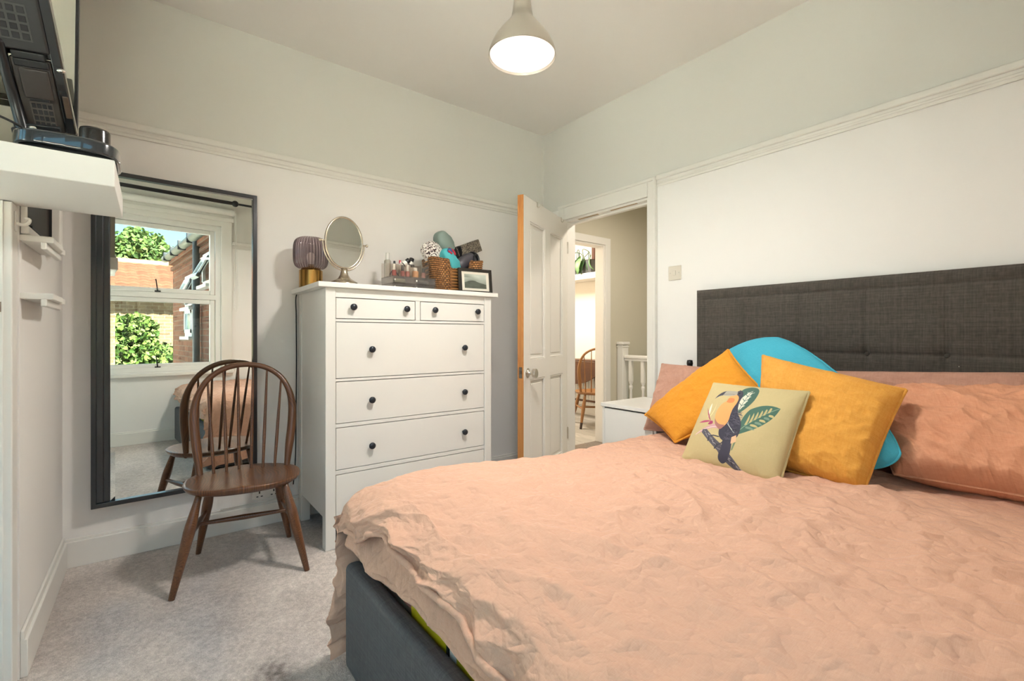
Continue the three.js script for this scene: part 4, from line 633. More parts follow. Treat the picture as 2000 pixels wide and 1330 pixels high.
{ // print of the toucan cushion
  const w = 768, cv = document.createElement('canvas'); cv.width = cv.height = w; const g = cv.getContext('2d'), S = w;
  g.fillStyle = '#c6b485'; g.fillRect(0, 0, S, S);
  for (let i = 0; i < 2600; i++) { g.fillStyle = `rgba(${rnd() > 0.5 ? '255,245,210' : '150,130,80'},0.07)`; const x = rnd() * S, y = rnd() * S; rnd() > 0.5 ? g.fillRect(x, y, 40 * rnd(), 1.4) : g.fillRect(x, y, 1.4, 40 * rnd()); }
  const P = (pts, fill, close = true) => { g.beginPath(); g.moveTo(pts[0][0] * S, pts[0][1] * S); for (let i = 1; i < pts.length; i++) { const q = pts[i]; q.length === 2 ? g.lineTo(q[0] * S, q[1] * S) : q.length === 4 ? g.quadraticCurveTo(q[0] * S, q[1] * S, q[2] * S, q[3] * S) : g.bezierCurveTo(...q.map((k) => k * S)); } if (close) g.closePath(); g.fillStyle = fill; g.fill(); };
  const L = (pts, style, lw) => { g.beginPath(); g.moveTo(pts[0][0] * S, pts[0][1] * S); for (let i = 1; i < pts.length; i++) { const q = pts[i]; q.length === 2 ? g.lineTo(q[0] * S, q[1] * S) : g.quadraticCurveTo(q[0] * S, q[1] * S, q[2] * S, q[3] * S); } g.strokeStyle = style; g.lineWidth = lw * S; g.lineCap = 'round'; g.stroke(); };
  // two leaves
  P([[0.490, 0.40], [0.36, 0.30, 0.41, 0.13], [0.45, 0.02, 0.53, 0.035], [0.63, 0.06, 0.60, 0.22], [0.57, 0.33, 0.490, 0.40]], '#4c6a5e');
  P([[0.488, 0.38], [0.42, 0.30, 0.46, 0.22], [0.50, 0.12, 0.535, 0.09], [0.55, 0.16, 0.535, 0.24], [0.52, 0.32, 0.488, 0.38]], '#d9d6c2');
  for (let i = 0; i < 9; i++) { const t = i / 9, x = lerp(0.492, 0.535, t), y = lerp(0.36, 0.09, t); L([[x, y], [x + 0.035, y - 0.035]], i % 2 ? '#d9d6c2' : '#4c6a5e', 0.006); L([[x, y], [x - 0.032, y - 0.03]], i % 2 ? '#d9d6c2' : '#4c6a5e', 0.006); }
  L([[0.490, 0.40], [0.505, 0.22, 0.535, 0.08]], '#5d7468', 0.005);
  P([[0.57, 0.62], [0.53, 0.45, 0.60, 0.33], [0.72, 0.22, 0.86, 0.265], [0.84, 0.40, 0.76, 0.48], [0.68, 0.56, 0.57, 0.62]], '#4d7062');
  L([[0.57, 0.58], [0.66, 0.42, 0.85, 0.27]], '#93aa8f', 0.006);
  for (let i = 0; i < 6; i++) { const t = i / 6, x = lerp(0.60, 0.80, t), y = lerp(0.51, 0.31, t); P([[x, y], [x + 0.01, y - 0.08, x + 0.015, y - 0.13 * (1 - t * 0.6)], [x + 0.035, y - 0.08, x + 0.02, y - 0.01]], '#c0b27f'); P([[x + 0.02, y + 0.012], [x + 0.07, y, x + 0.11 * (1 - t * 0.5), y + 0.035], [x + 0.07, y + 0.04, x + 0.02, y + 0.03]], i % 2 ? '#c0b27f' : '#7c9682'); }
  // strelitzia flower
  P([[0.165, 0.30], [0.15, 0.38, 0.19, 0.48], [0.20, 0.40, 0.165, 0.30]], '#efe6cf'); P([[0.22, 0.28], [0.24, 0.38, 0.20, 0.50], [0.25, 0.42, 0.22, 0.28]], '#f0d9a0');
  P([[0.13, 0.36], [0.19, 0.44, 0.245, 0.52], [0.20, 0.50, 0.13, 0.36]], '#a84f68'); P([[0.10, 0.55], [0.17, 0.50, 0.25, 0.52], [0.18, 0.55, 0.10, 0.55]], '#b14f70'); P([[0.24, 0.52], [0.27, 0.50, 0.275, 0.545], [0.25, 0.57, 0.22, 0.555]], '#a6446a');
  P([[0.10, 0.71], [0.20, 0.58, 0.30, 0.545], [0.38, 0.55, 0.42, 0.62], [0.33, 0.57, 0.26, 0.61], [0.17, 0.66, 0.10, 0.71]], '#c79aa0'); L([[0.12, 0.69], [0.22, 0.58, 0.36, 0.57]], '#e4cbc2', 0.008);
  // branch
  P([[0.185, 0.625], [0.23, 0.615], [0.34, 0.70, 0.45, 0.76], [0.56, 0.84, 0.70, 0.985], [0.64, 0.985], [0.50, 0.93, 0.42, 0.83], [0.32, 0.76, 0.185, 0.66]], '#5c5a62');
  for (let i = 0; i < 60; i++) { const t = rnd(), x = lerp(0.20, 0.66, t), y = lerp(0.635, 0.96, t) + rr(-0.02, 0.02); L([[x, y], [x + rr(0.02, 0.05), y + rr(0.01, 0.04)]], rnd() > 0.5 ? '#a9a5a8' : '#3d3c46', 0.004); }
  // tail, body, wing, chest
  P([[0.44, 0.70], [0.53, 0.69], [0.56, 0.80, 0.54, 0.90], [0.50, 0.97, 0.46, 0.93], [0.42, 0.90, 0.45, 0.80]], '#454452');
  P([[0.40, 0.10], [0.47, 0.11, 0.465, 0.22], [0.46, 0.30, 0.50, 0.40], [0.60, 0.50, 0.575, 0.64], [0.53, 0.73, 0.46, 0.715], [0.38, 0.70, 0.37, 0.60], [0.45, 0.45, 0.42, 0.30], [0.38, 0.18]], '#43424f');
  P([[0.385, 0.165], [0.455, 0.18, 0.44, 0.29], [0.42, 0.36, 0.43, 0.45], [0.44, 0.54, 0.37, 0.60], [0.28, 0.54, 0.265, 0.42], [0.26, 0.32, 0.315, 0.27], [0.35, 0.24, 0.33, 0.20]], '#e3a668');
  P([[0.28, 0.48], [0.33, 0.56, 0.41, 0.54], [0.385, 0.63, 0.34, 0.58], [0.29, 0.55, 0.28, 0.48]], '#a9766a'); P([[0.33, 0.22], [0.42, 0.20, 0.40, 0.27], [0.36, 0.29, 0.325, 0.27]], '#d98552');
  for (let i = 0; i < 90; i++) { const t = rnd(); L([[lerp(0.44, 0.56, rnd()), lerp(0.36, 0.68, t)], [lerp(0.44, 0.56, rnd()), lerp(0.36, 0.68, t) + 0.02]], rnd() > 0.5 ? '#63616e' : '#2f2e3a', 0.003); }
  L([[0.43, 0.50], [0.47, 0.57, 0.53, 0.61]], '#9aa2a0', 0.006); L([[0.43, 0.52], [0.47, 0.56, 0.50, 0.58]], '#d3d3cc', 0.004);
  P([[0.52, 0.66], [0.56, 0.63], [0.575, 0.70], [0.53, 0.73]], '#e0b690'); P([[0.555, 0.72], [0.575, 0.70], [0.565, 0.79], [0.55, 0.80]], '#7c8b6e');
  // head and bill
  P([[0.17, 0.245], [0.19, 0.16, 0.26, 0.125], [0.34, 0.115, 0.405, 0.125], [0.42, 0.17, 0.36, 0.185], [0.30, 0.20, 0.25, 0.19], [0.20, 0.205, 0.17, 0.245]], '#a8a296');
  P([[0.17, 0.245], [0.19, 0.16, 0.26, 0.128], [0.25, 0.17, 0.245, 0.19], [0.20, 0.20, 0.17, 0.245]], '#464650'); L([[0.20, 0.195], [0.27, 0.165, 0.37, 0.165]], '#6d6864', 0.004); P([[0.385, 0.115], [0.43, 0.11], [0.45, 0.17], [0.40, 0.165]], '#4a4954');
  g.fillStyle = '#22222a'; g.beginPath(); g.arc(0.415 * S, 0.145 * S, 0.010 * S, 0, 7); g.fill();
  // legs
  L([[0.39, 0.68], [0.33, 0.675], [0.29, 0.69]], '#45444e', 0.012); L([[0.46, 0.70], [0.44, 0.74], [0.40, 0.77]], '#45444e', 0.012); L([[0.29, 0.69], [0.29, 0.74]], '#45444e', 0.014); L([[0.40, 0.77], [0.385, 0.81]], '#45444e', 0.014);
  const t = new THREE.CanvasTexture(cv); t.colorSpace = THREE.SRGBColorSpace;
  const mPrint = M('#ffffff', 0.92, { map: t, bumpMap: tex(128, 128, (u, v) => 128 + 60 * (hash(Math.floor(u * 128), Math.floor(v * 128)) - 0.5), { rep: 6 }), bumpScale: 0.0005 }); mPrint.userData.print = true;
  const mBack = cloth('#bfae7c', '#cdbd90', 0.002); mBack.userData.print = true;
  cushion('cushion', 'pale yellow cushion printed with a toucan on a branch, front of the group', 'cushion', [[1.885, 0.858, 0.70], [2.255, 0.858, 0.72], [2.228, 0.548, 0.90], [1.842, 0.548, 0.88]], 0.12, mBack, { pinch: 0.02, wrinkle: 0.25, seam: 0.004, front: mPrint });
}
{ // bedside cabinet
  const n = thing('bedside_cabinet', 'plain white bedside cabinet between the doorway and the bed', 'cabinet', [0, 0, 0]);
  part('carcass', [bx(1.035, 1.053, 0, 0.64, 0.03, 0.44, 0.002), bx(1.397, 1.415, 0, 0.64, 0.03, 0.44, 0.002), bx(1.04, 1.41, 0.04, 0.06, 0.03, 0.43), bx(1.04, 1.41, 0.0, 0.05, 0.40, 0.42), bx(1.05, 1.40, 0.05, 0.63, 0.03, 0.045)], mWhite, n);
  part('cabinet_top', bx(1.03, 1.42, 0.638, 0.66, 0.025, 0.452, 0.003), mWhite, n);
  part('drawer', bx(1.056, 1.394, 0.345, 0.630, 0.425, 0.443, 0.0015), mWhite, n); part('drawer', bx(1.056, 1.394, 0.055, 0.340, 0.425, 0.443, 0.0015), mWhite, n);
}
{ const k = thing('reading_lamp', 'small black lamp head peeping over the left pillow at the headboard', 'lamp', [1.405, 0.90, 0.1]);
  part('lamp_head', lathe([[0, -0.02], [0.015, -0.018], [0.018, 0], [0.015, 0.018], [0, 0.02]], 20), mBlack, k); part('lamp_arm', rod(V(0, -0.02, 0), V(0, -0.24, 0), 0.005), mBlack, k); part('lamp_foot', lathe([[0, -0.24], [0.045, -0.24], [0.045, -0.23], [0, -0.225]], 24), mBlack, k); }

// ------------------------------------------------------------------ mantel shelf and what stands on it
{
  const s = structure('trim_7', merge(bx(0.865, 0.931, 0, 1.458, ZC + 0.004, ZC + 0.16, 0.004), bx(0.93, 0.936, 0, 1.458, ZC + 0.022, ZC + 0.14, 0.002), bx(0.865, 0.985, 0, 0.115, ZC + 0.06, ZC + 0.18, 0.004)), mGloss, 'white painted fireplace jamb at the left edge');
  part('paint_chip', [bx(0.9345, 0.9368, 0.93, 0.942, ZC + 0.03, ZC + 0.034), bx(0.9345, 0.9368, 1.13, 1.16, ZC + 0.026, ZC + 0.028), bx(0.9345, 0.9368, 0.62, 0.632, ZC + 0.03, ZC + 0.034)], M('#7a6650', 0.9), s, 'small chips in the white paint');
  const m = thing('mantel_shelf', 'thick white box shelf at the upper left, carrying the television', 'shelf', [0, 0, 0]);
  part('shelf_box', bx(0.868, 1.288, 1.459, 1.5315, 2.668, ZE - 0.1, 0.003), mWhiteSatin, m);
  const h = thing('coat_hook', 'small white curled hook on the side of the fireplace jamb', 'hook', [0.90, 1.405, ZC + 0.004]);
  part('hook_plate', bx(-0.012, 0.012, -0.03, 0.03, -0.004, 0, 0.002), mWhiteSatin, h); part('hook_arm', sweep([V(0, -0.004, -0.002), V(0, -0.008, -0.016), V(0, -0.002, -0.028), V(0, 0.010, -0.031), V(0, 0.012, -0.024)], (t) => 0.0055 - 0.001 * t, 24, 10), mWhiteSatin, h);
}
{ // small shaped shelves and a framed mirror on the side of the chimney breast
  const shelf = (y, label) => { const s = thing('corner_shelf', label, 'shelf', [0, y, ZC]); const out = [[0.86, 0], [0.86, -0.075], [0.66, -0.075], [0.60, -0.062], [0.565, -0.07], [0.535, -0.055], [0.53, 0]];
    part('board', plate(out.slice().reverse(), 0.02, 0.003).rotateX(Math.PI / 2).translate(0, 0.0, 0), mWhiteSatin, s); part('edge_strip', bx(0.56, 0.86, -0.042, -0.018, -0.06, -0.045, 0.004), mWhiteSatin, s);
    part('bracket', plate([[0, 0], [-0.056, 0], [-0.05, -0.012], [-0.02, -0.03], [-0.012, -0.055], [0, -0.065]], 0.014, 0.002).rotateY(Math.PI / 2).translate(0.68, -0.02, 0).scale(1, 1, 1), mWhiteSatin, s); return s; };
  shelf(1.375, 'upper of two small white wall shelves left of the tall mirror, under the framed mirror'); shelf(1.195, 'lower of two small white wall shelves left of the tall mirror');
  const f = thing('framed_mirror', 'white framed dark glass standing on the upper small wall shelf', 'picture frame', [0, 1.377, ZC - 0.001]);
  const a = 0.40, b = 0.862, d = -0.045;
  part('frame', [bx(a, a + 0.05, 0, 0.30, d, 0, 0.006), bx(b - 0.02, b, 0, 0.30, -0.014, 0, 0.003), bx(a, b, 0, 0.028, -0.02, 0, 0.006), bx(a, b, 0.272, 0.30, -0.02, 0, 0.006), bx(a - 0.08, a + 0.02, -0.0, 0.31, -0.018, 0, 0.006)], mWhiteSatin, f);
  part('dark_glass', bx(a + 0.045, b - 0.018, 0.025, 0.275, -0.012, -0.006), M('#3a3732', 0.6, { specularIntensity: 0.2 }), f);
  part('dark_slip', [bx(a + 0.046, b - 0.045, 0.026, 0.034, -0.02, -0.012), bx(a + 0.046, a + 0.052, 0.026, 0.27, -0.02, -0.012)], mBlackMatt, f);
}
{ // overmantel mirror leaning on the chimney breast
  const m = thing('leaning_mirror', 'black framed mirror leaning behind the television on the mantel shelf', 'mirror', [0.985, 1.5325, 2.772]); m.rotation.z = 0.108;
  part('mirror_glass', bx(-0.012, -0.004, 0.004, 1.10, 0.004, 0.95), new THREE.MeshPhysicalMaterial({ color: '#b5b2a6', roughness: 0, metalness: 1 }), m);
  part('frame', [bx(-0.022, 0.002, 0, 1.104, 0, 0.0085, 0.002), bx(-0.022, 0.002, 0, 1.104, 0.945, 0.954, 0.002), bx(-0.022, 0.002, 0, 0.009, 0, 0.954, 0.002), bx(-0.022, 0.002, 1.095, 1.104, 0, 0.954, 0.002)], mBlack, m);
}
{ // television seen from its back, tipped towards the room
  const t = thing('television', 'black flat television tipped forward on the mantel shelf, showing its vented back', 'television', [1.165, 1.5315, 2.766]), P = V(1.02 - 1.165, 1.662 - 1.5315, 2.768 - 2.766);
  const U = V(0.18, 0.288, 0.038).normalize(), R = V(0, 0, 1).addScaledVector(U, -U.z).normalize(), N = U.clone().cross(R).normalize(),
  Q = new THREE.Quaternion().setFromRotationMatrix(new THREE.Matrix4().makeBasis(R.clone().negate(), U, N)); // y up the back, z out of the back, x to the right of the picture
  const tb = (x0, x1, ...k) => bx(-x1, -x0, ...k), tip = (n, g, m) => { const o = part(n, g, m, t); o.position.copy(P); o.quaternion.copy(Q); return o; };
  const hous = M('#201e1d', 0.4), brown = M('#332b26', 0.4), edge = M('#141416', 0.12, { clearcoat: 1 });
  tip('screen_panel', tb(0, 0.56, 0.19, 0.40, -0.050, -0.030, 0.004), edge);
  tip('upper_housing', tb(0.022, 0.54, 0.206, 0.39, -0.032, 0.0, 0.006), hous);
  tip('glossy_bezel', tb(0.0, 0.024, 0.0, 0.40, -0.034, -0.004, 0.004), edge);
  tip('lower_housing', tb(0.024, 0.108, 0.0, 0.19, -0.032, -0.008, 0.005), brown);
  tip('raised_cover', tb(0.034, 0.095, 0.088, 0.165, -0.012, 0.0, 0.004), brown);
  const ve = tip('vent_grid', tb(0.05, 0.135, 0.232, 0.318, -0.003, 0.0006, 0.0004), M('#3a3836', 0.5));
  for (let i = 0; i < 4; i++) for (let j = 0; j < 4; j++) part('vent_slot', tb(0.054 + i * 0.020, 0.069 + i * 0.020, 0.236 + j * 0.0205, 0.251 + j * 0.0205, -0.001, 0.0016, 0.001), mBlackMatt, ve);
  const vl = tip('vent_grid', tb(0.040, 0.088, 0.010, 0.080, -0.010, -0.0072, 0.0004), M('#4a423c', 0.5));
  for (let i = 0; i < 4; i++) for (let j = 0; j < 4; j++) part('vent_slot', tb(0.043 + i * 0.0112, 0.0515 + i * 0.0112, 0.0135 + j * 0.0165, 0.0255 + j * 0.0165, -0.009, -0.0062, 0.001), mBlackMatt, vl);
  tip('port_panel', [tb(0.034, 0.10, 0.188, 0.207, -0.03, 0.004, 0.003), tb(0.03, 0.1, 0.168, 0.188, -0.03, -0.001, 0.003)], M('#1f1e1e', 0.3));
  tip('port', tb(0.045, 0.085, 0.082, 0.090, -0.012, 0.001, 0.001), mBlack);
  tip('metal_strip', tb(0.003, 0.016, 0.045, 0.105, -0.008, -0.002, 0.002), M('#6b5a4e', 0.3, { metalness: 0.7 }));
  tip('corner_button', new THREE.SphereGeometry(0.0085, 16, 12).scale(1.2, 0.7, 0.6).translate(-0.006, 0.172, -0.003), mChrome);
  tip('neck', sweep([V(-0.118, 0.22, -0.004), V(-0.119, 0.14, -0.006), V(-0.116, 0.06, -0.002), V(-0.112, 0.0, 0.02), V(-0.108, -0.06, 0.055)], (q) => 0.0115 + 0.003 * q, 40, 12), mBlack);
  tip('bracket_bar', [tb(0.03, 0.13, 0.008, 0.024, 0.008, 0.02, 0.004), tb(0.085, 0.135, -0.012, 0.010, 0.012, 0.03, 0.005)], mBlack);
    part('foot_plate', loft(rrect(0.235, 0.212, 3.4), [[0.97, 0.012], [0.995, 0.015], [1, 0.02], [1, 0.042], [0.992, 0.046], [0.97, 0.048], [0.5, 0.0485]], 64), M('#20242a', 0.16, { clearcoat: 1, clearcoatRoughness: 0.05 }), t);
  part('rubber_pad', loft(rrect(0.215, 0.195, 3.4), [[1, 0], [1, 0.013]], 48), mBlackMatt, t);
  part('screw_cap', new THREE.SphereGeometry(0.008, 12, 8).translate(0.09, 0.052, 0.062), mChrome, t);
  const c = thing('candle_pot', 'round black candle pot on the right end of the television foot', 'pot', [1.125, 1.5801, 2.720]);
  part('pot', lathe([[0, 0], [0.030, 0], [0.0335, 0.006], [0.035, 0.02], [0.0345, 0.068], [0.033, 0.073], [0.031, 0.071], [0.030, 0.03], [0, 0.028]], 40), M('#241f1d', 0.18, { clearcoat: 0.6 }), c);
  part('candle_wax', lathe([[0, 0.028], [0.0298, 0.028], [0.0298, 0.05], [0, 0.049]], 32), M('#5b4a3a', 0.5), c);
  solo('television_cable', sweep([V(1.27, 1.60, 2.90), V(1.262, 1.594, 2.875), V(1.25, 1.588, 2.855), V(1.235, 1.583, 2.84)], 0.003, 24, 8), mBlackMatt, 'thin black cable lying over the left end of the television foot', 'cable');
}

// ------------------------------------------------------------------ dining room things seen through the two doorways
{
  const s = thing('wall_shelf', 'white wall shelf carrying the trough of plants in the dining room', 'shelf', [0, 0, 0]);
  part('board', bx(-2.9, -0.6, 1.79, 1.865, -2.06, -1.80, 0.004), mWhiteSatin, s); for (const x of [-1.0, -2.5]) part('bracket', bx(x, x + 0.02, 1.62, 1.79, -2.06, -1.85, 0.004), mWhiteSatin, s);
  const p = thing('plant_trough', 'dark grey planter with trailing green leaves on the dining room shelf', 'planter', [-1.3, 1.866, -1.92]);
  part('trough', [bx(-0.36, 0.145, 0, 0.17, -0.09, 0.09, 0.008)], M('#4a4c4a', 0.6), p);
  part('soil', bx(-0.35, 0.135, 0.168, 0.176, -0.08, 0.08), M('#3a2c22', 1), p);
  const green = ['#3f6b34', '#557f42', '#35572f', '#6c8f58'].map((c) => M(c, 0.45, { side: THREE.DoubleSide, transmission: 0.15 }));
  const leaf = (L, W) => surf(10, 16, (u, v) => { const s = 2 * u - 1, w = W * Math.pow(Math.sin(Math.PI * Math.pow(v, 0.75) * 0.985 + 0.02), 0.8); return [s * w, -v * L + 0.0, 0.05 * Math.sin(v * 2.6) + 0.012 * s * s - 0.02 * v]; });
  for (let i = 0; i < 22; i++) { const x = rr(-0.36, 0.15), l = part('leaf', leaf(rr(0.10, 0.24), rr(0.025, 0.045)), green[i % 4], p); l.position.set(x, rr(0.16, 0.26), rr(0.05, 0.115)); l.rotation.set(rr(-0.3, 0.25), rr(-0.6, 0.6), rr(-0.45, 0.45)); }
  for (let i = 0; i < 7; i++) { const x = rr(-0.34, 0.13); part('stem', sweep([V(x, 0.17, 0), V(x + 0.02, rr(0.26, 0.36), 0.03), V(x + rr(-0.08, 0.08), rr(0.24, 0.33), 0.08), V(x + rr(-0.1, 0.1), 0.18, 0.11)], 0.0045, 24, 6), green[2], p); }
  solo('brown_board', bx(-1.33, -1.285, 1.95, 2.49, -2.058, -2.03, 0.003), M('#6b4636', 0.6), 'narrow brown upright strip on the wall above the planter', 'strip');
  const r = thing('radiator', 'white panel radiator behind the dining table', 'radiator', [-1.55, 0.13, -2.02]);
  part('radiator_panel', bx(-0.6, 0.75, 0, 0.56, -0.035, 0, 0.004), mWhite, r); for (let i = 0; i < 27; i++) part('fin', bx(-0.58 + i * 0.049, -0.553 + i * 0.049, 0.03, 0.53, -0.004, 0.012, 0.005), mWhite, r);
  const t = thing('dining_table', 'dark brown drop-leaf table behind the dining room chair', 'table', [-1.40, 0, -1.86]);
  part('table_top', bx(-0.55, 0.50, 0.735, 0.755, -0.13, 0.10, 0.006), mElmDark, t);
  part('drop_leaf', plate(Array.from({ length: 25 }, (_, i) => { const a = Math.PI + i / 24 * Math.PI; return [Math.cos(a) * 0.52 - 0.0, Math.sin(a) * 0.30]; }).concat([]), 0.018, 0.003).translate(-0.02, 0.735, 0.104), mElmDark, t);
  for (const [x, z] of [[-0.45, -0.1], [0.36, -0.1], [-0.45, 0.07], [0.36, 0.07]]) part('leg', turned(V(x, 0.735, z), V(x + Math.sign(x) * 0.05, 0, z * 1.12), [[0, 0.02], [0.5, 0.024], [1, 0.014]], 12), mElmDark, t);
  part('stretcher', rod(V(-0.46, 0.22, 0), V(0.38, 0.22, 0), 0.014), mElmDark, t);
}

// ------------------------------------------------------------------ outside: what the tall mirror shows through the window
{
  const brickTex = (a, b) => tex(512, 512, (u, v) => { const row = Math.floor(v * 24), fx = (u * 8 + (row % 2) * 0.5), fy = v * 24 - row, mort = fy < 0.14 || fx - Math.floor(fx) < 0.06, h = hash(Math.floor(fx) % 8, row, 4), n = noise(u * 80, v * 80, 3, 80, 80); if (mort) return [98 + 16 * n, 90 + 16 * n, 76 + 16 * n]; const k = h * 0.7 + n * 0.3; return [lerp(a[0], b[0], k), lerp(a[1], b[1], k), lerp(a[2], b[2], k)]; }, { srgb: true, rep: 0.55 });
  const mBrick = M('#ffffff', 0.9, { specularIntensity: 0.2, map: brickTex([84, 48, 36], [130, 84, 60]) }), mStock = M('#ffffff', 0.9, { specularIntensity: 0.2, map: brickTex([78, 62, 44], [98, 82, 60]) });
  structure('ground', merge(bx(XD + 0.16, 45, -0.5, -0.3, -20, 25), bx(-12, XD + 0.16, -0.5, -0.3, ZE + 0.12, 25)), M('#ffffff', 1, { map: tex(256, 256, (u, v) => { const n = noise(u * 40, v * 40, 1, 40, 40); return [190 + 30 * n, 184 + 30 * n, 172 + 28 * n]; }, { srgb: true, rep: 0.4 }) }), 'paved back yard outside the window');
  structure('wall_outside', merge(bx(XD + 0.16, XD + 0.26, -0.5, 0.64, -0.5, 5), bx(XD + 0.16, XD + 0.26, 0.64, 2.3, -0.5, 1.66), bx(XD + 0.16, XD + 0.26, 0.64, 2.3, 4.35, 5), bx(XD + 0.16, XD + 0.26, 2.29, 3, -0.5, 5)), mBrick, 'outer brick skin of the house round the window');
  const e = thing('brick_extension', 'brick rear extension with dark gutter, seen in the tall mirror through the window', 'building', [0, 0, -0.075]);
  part('brick_wall', [bx(XD + 0.27, 6.4, -0.4, 2.22, 1.45, 1.735)], mBrick, e);
  part('eaves_course', [bx(XD + 0.27, 6.42, 2.10, 2.16, 1.45, 1.765), bx(XD + 0.27, 6.42, 2.19, 2.27, 1.45, 1.79)], mBrick, e);
  part('pitched_roof', plate([[1.88, 2.26], [1.88, 2.32], [-1.2, 4.1], [-1.2, 4.0]], 3.25, 0.0).rotateY(-Math.PI / 2).translate(6.55, 0, -0.05), M('#6d5a50', 0.85), e);
  const gut = part('gutter', sweep(Array.from({ length: 6 }, (_, i) => V(XD + 0.3 + i * 0.64, 2.30, 1.82)), 0.055, 40, 14), M('#5e6156', 0.45), e);
  for (let i = 0; i < 5; i++) part('gutter_clip', bx(3.6 + i * 0.65, 3.63 + i * 0.65, 2.235, 2.365, 1.755, 1.885, 0.01), mBlackMatt, gut);
  part('downpipe', rod(V(4.2, -0.3, 1.79), V(4.2, 2.28, 1.79), 0.04, 16), M('#3c4042', 0.4), e);
  const win = (x0, x1, y0, y1, open) => { const w = part('window', [bx(x0 - 0.05, x0, y0, y1, 1.715, 1.765), bx(x1, x1 + 0.05, y0, y1, 1.715, 1.765), bx(x0, x1, y0 - 0.05, y0, 1.715, 1.765), bx(x0, x1, y1, y1 + 0.05, 1.715, 1.765), bx(x0 - 0.09, x1 + 0.09, y0 - 0.09, y0 - 0.05, 1.715, 1.815)], mUpvc, e); const g = new THREE.BoxGeometry(x1 - x0, y1 - y0, 0.015).translate(0, -(y1 - y0) / 2, 0).rotateX(-open).translate((x0 + x1) / 2, y1, 1.752); part('pane', g, M('#9fb3b8', 0.06, { metalness: 0.3 }), w);
    const fr = new THREE.Group(); const k = (a, b, c, d) => new THREE.BoxGeometry(a, b, 0.04).translate(c, d, 0).rotateX(-open).translate((x0 + x1) / 2, y1, 1.757); part('casement', [k(x1 - x0, 0.05, 0, -0.025), k(x1 - x0, 0.05, 0, -(y1 - y0) + 0.025), k(0.05, y1 - y0, (x0 - x1) / 2 + 0.025, -(y1 - y0) / 2), k(0.05, y1 - y0, (x1 - x0) / 2 - 0.025, -(y1 - y0) / 2)], mUpvc, w); };
  win(4.65, 5.15, 1.50, 1.84, 0.4); win(4.65, 5.15, 1.10, 1.42, 0); win(3.6, 3.95, 1.72, 2.0, 0.45);
  // outbuilding with an orange pantile roof
  const o = thing('tiled_outbuilding', 'low outbuilding with an orange tiled roof, seen in the tall mirror', 'building', [0, 0, 0]);
  part('brick_wall', bx(10.6, 14, -0.4, 1.94, -8, 9), mStock, o);
  const slope = (z0, z1, x0, x1, y0, y1) => surf(Math.round((z1 - z0) / 0.04), 26, (u, v) => { const z = lerp(z0, z1, u), t = v * 13; const r = Math.floor(Math.min(t, 12.999)), f = Math.min(t, 13) - r, k = f > 0.97 ? 1 : 0; return [lerp(x0, x1, v), lerp(y0, y1, v) + 0.028 * Math.abs(Math.sin(z * Math.PI / 0.21)) - 0.03 * f + 0.03, z, z, v * 2.2]; });
  const tiles = part('pantile_roof', slope(-8, 9, 10.35, 12.2, 1.90, 2.88), M('#ffffff', 0.95, { specularIntensity: 0.1, map: tex(512, 512, (u, v) => { const h = hash(Math.floor(u * 20), Math.floor(v * 12), 3), n = noise(u * 50, v * 50, 2, 50, 50), k = 0.6 * h + 0.4 * n, g = (v * 12) % 1 > 0.9 ? 0.6 : 1; return [lerp(66, 88, k) * g, lerp(42, 54, k) * g, lerp(30, 38, k) * g]; }, { srgb: true, rep: [0.238, 0.49] }) }), o);
  tiles.userData.kind = 'stuff'; tiles.userData.label = 'orange clay pantiles';
  part('ridge_tile', rod(V(12.2, 2.9, -8), V(12.2, 2.9, 9), 0.09, 12), M('#c4714a', 0.85), o);
  part('rear_slope', plate([[12.2, 2.86], [14.1, 1.9], [14.1, 1.84], [12.2, 2.8]], 17, 0).translate(0, 0, -8), M('#b5683f', 0.9), o);
  // garden plants
  const leafGeo = (() => { const g = surf(2, 3, (u, v) => { const s = 2 * u - 1, w = 0.45 * Math.sin(Math.PI * (0.04 + v * 0.95)); return [s * w, v - 0.5, 0.12 * s * s + 0.1 * Math.sin(v * 3)]; }); return g; })();
  const foliage = (parent, blobs, n, size, colors, label) => {
    const m = M('#ffffff', 0.7, { side: THREE.DoubleSide, transmission: 0.25, specularIntensity: 0.2 }), im = new THREE.InstancedMesh(leafGeo, m, n), q = new THREE.Quaternion(), e = new THREE.Euler(), mat = new THREE.Matrix4(), cs = colors.map((c) => new THREE.Color(c)), tot = blobs.reduce((a, b) => a + b[3] ** 2, 0);
    for (let i = 0; i < n; i++) { let r = rnd() * tot, b = blobs[0]; for (const k of blobs) { r -= k[3] ** 2; if (r <= 0) { b = k; break; } } const a = rnd() * 6.283, c = rr(-0.9, 1), s = Math.sqrt(1 - c * c), d = b[3] * Math.pow(rnd(), 0.35) * (0.8 + 0.3 * noise(a * 2 + b[0], c * 4, b[1])); e.set(rr(0, 6.3), rr(0, 6.3), rr(0, 6.3)); q.setFromEuler(e); const k = size * rr(0.6, 1.3); mat.compose(V(b[0] + Math.cos(a) * s * d, b[1] + c * d * 0.85, b[2] + Math.sin(a) * s * d), q, V(k * 0.8, k, k)); im.setMatrixAt(i, mat); im.setColorAt(i, cs[Math.floor(rnd() * cs.length)].clone().multiplyScalar(rr(0.2, 0.38))); }
    im.name = 'foliage'; im.castShadow = im.receiveShadow = true; im.userData.kind = 'stuff'; im.userData.label = label; parent.add(im);
  };
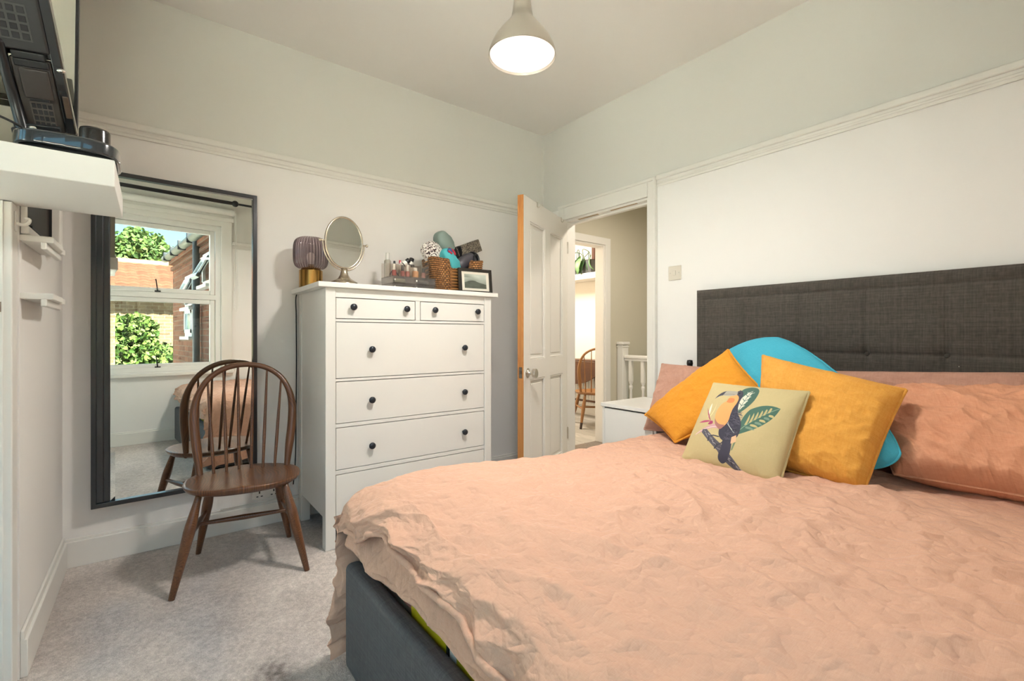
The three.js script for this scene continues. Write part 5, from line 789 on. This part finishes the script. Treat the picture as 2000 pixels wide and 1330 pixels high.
  const tree = (label, x, z, blobs, n, colors) => { const t = thing('tree', label, 'tree', [x, -0.3, z]); part('trunk', sweep([V(0, 0, 0), V(0.05, 1.2, 0.05), V(-0.05, 2.4, -0.05), V(0.1, 3.6, 0.1)], (q) => 0.2 - 0.13 * q, 24, 10), M('#5c4a3a', 0.9), t); for (let i = 0; i < 5; i++) part('branch', rod(V(0, 1.8 + i * 0.35, 0), V(rr(-1, 1), 3 + i * 0.3, rr(-1, 1)), 0.05), M('#5c4a3a', 0.9), t); foliage(t, blobs, n * 2, 0.17, colors, 'green leaves of the crown'); return t; };
  const G1 = ['#7fa046', '#9bb85c', '#5d8038', '#86a75a'];
  tree('broad green tree behind the orange roof, seen in the tall mirror', 17, 1.0, [[0, 3.6, 0, 1.25], [0.2, 4.3, 0.15, 0.85], [-0.2, 3.3, 1.1, 1.0], [0.3, 3.2, -1.1, 0.9], [0, 3.9, 0.8, 0.7], [0, 2.9, 0, 1.3]], 5200, G1);
  tree('taller green tree farther left behind the orange roof, seen in the tall mirror', 19, 3.6, [[0, 3.6, 0, 1.5], [0.2, 3.0, 1.5, 1.4], [0, 3.1, -1.3, 1.1], [0, 4.3, 0.4, 0.8]], 4600, ['#6f9040', '#8bab52', '#52742f']);
  tree('dark green tree beside the end of the brick extension, seen in the tall mirror', 20, -0.6, [[0, 3.3, 0, 1.0], [0, 3.9, 0.2, 0.6], [0, 3.0, 0.9, 0.8]], 2200, ['#5c7e3a', '#78994c', '#456730']);
  const bush = (label, x, z, blobs, n, colors) => { const t = thing('bush', label, 'bush', [x, -0.3, z]); for (let i = 0; i < 6; i++) part('stem', rod(V(rr(-0.1, 0.1), 0, rr(-0.1, 0.1)), V(rr(-0.5, 0.5), 1.2, rr(-0.5, 0.5)), 0.015, 6), M('#5d4c38', 0.9), t); foliage(t, blobs, n, 0.10, colors, 'small leaves of the bush'); };
  bush('large sunlit bush before the yard wall, seen in the tall mirror', 8.7, 2.08, [[0, 1.0, 0, 0.6], [0.1, 1.45, -0.1, 0.45], [-0.1, 0.9, 0.6, 0.55], [0, 0.8, -0.55, 0.5], [0, 1.5, 0.6, 0.35], [-0.2, 0.4, 0, 0.6]], 6500, ['#7a9c3c', '#98b752', '#567a2c', '#b3c46e']);
  bush('smaller bush by the far corner of the brick extension, seen in the tall mirror', 8.3, 1.33, [[0, 0.75, 0, 0.42], [0, 0.4, 0.2, 0.45], [0.1, 0.9, 0.3, 0.3]], 3000, ['#8aa648', '#a9c05e', '#64863a']);
}
renderer.render(scene, camera);
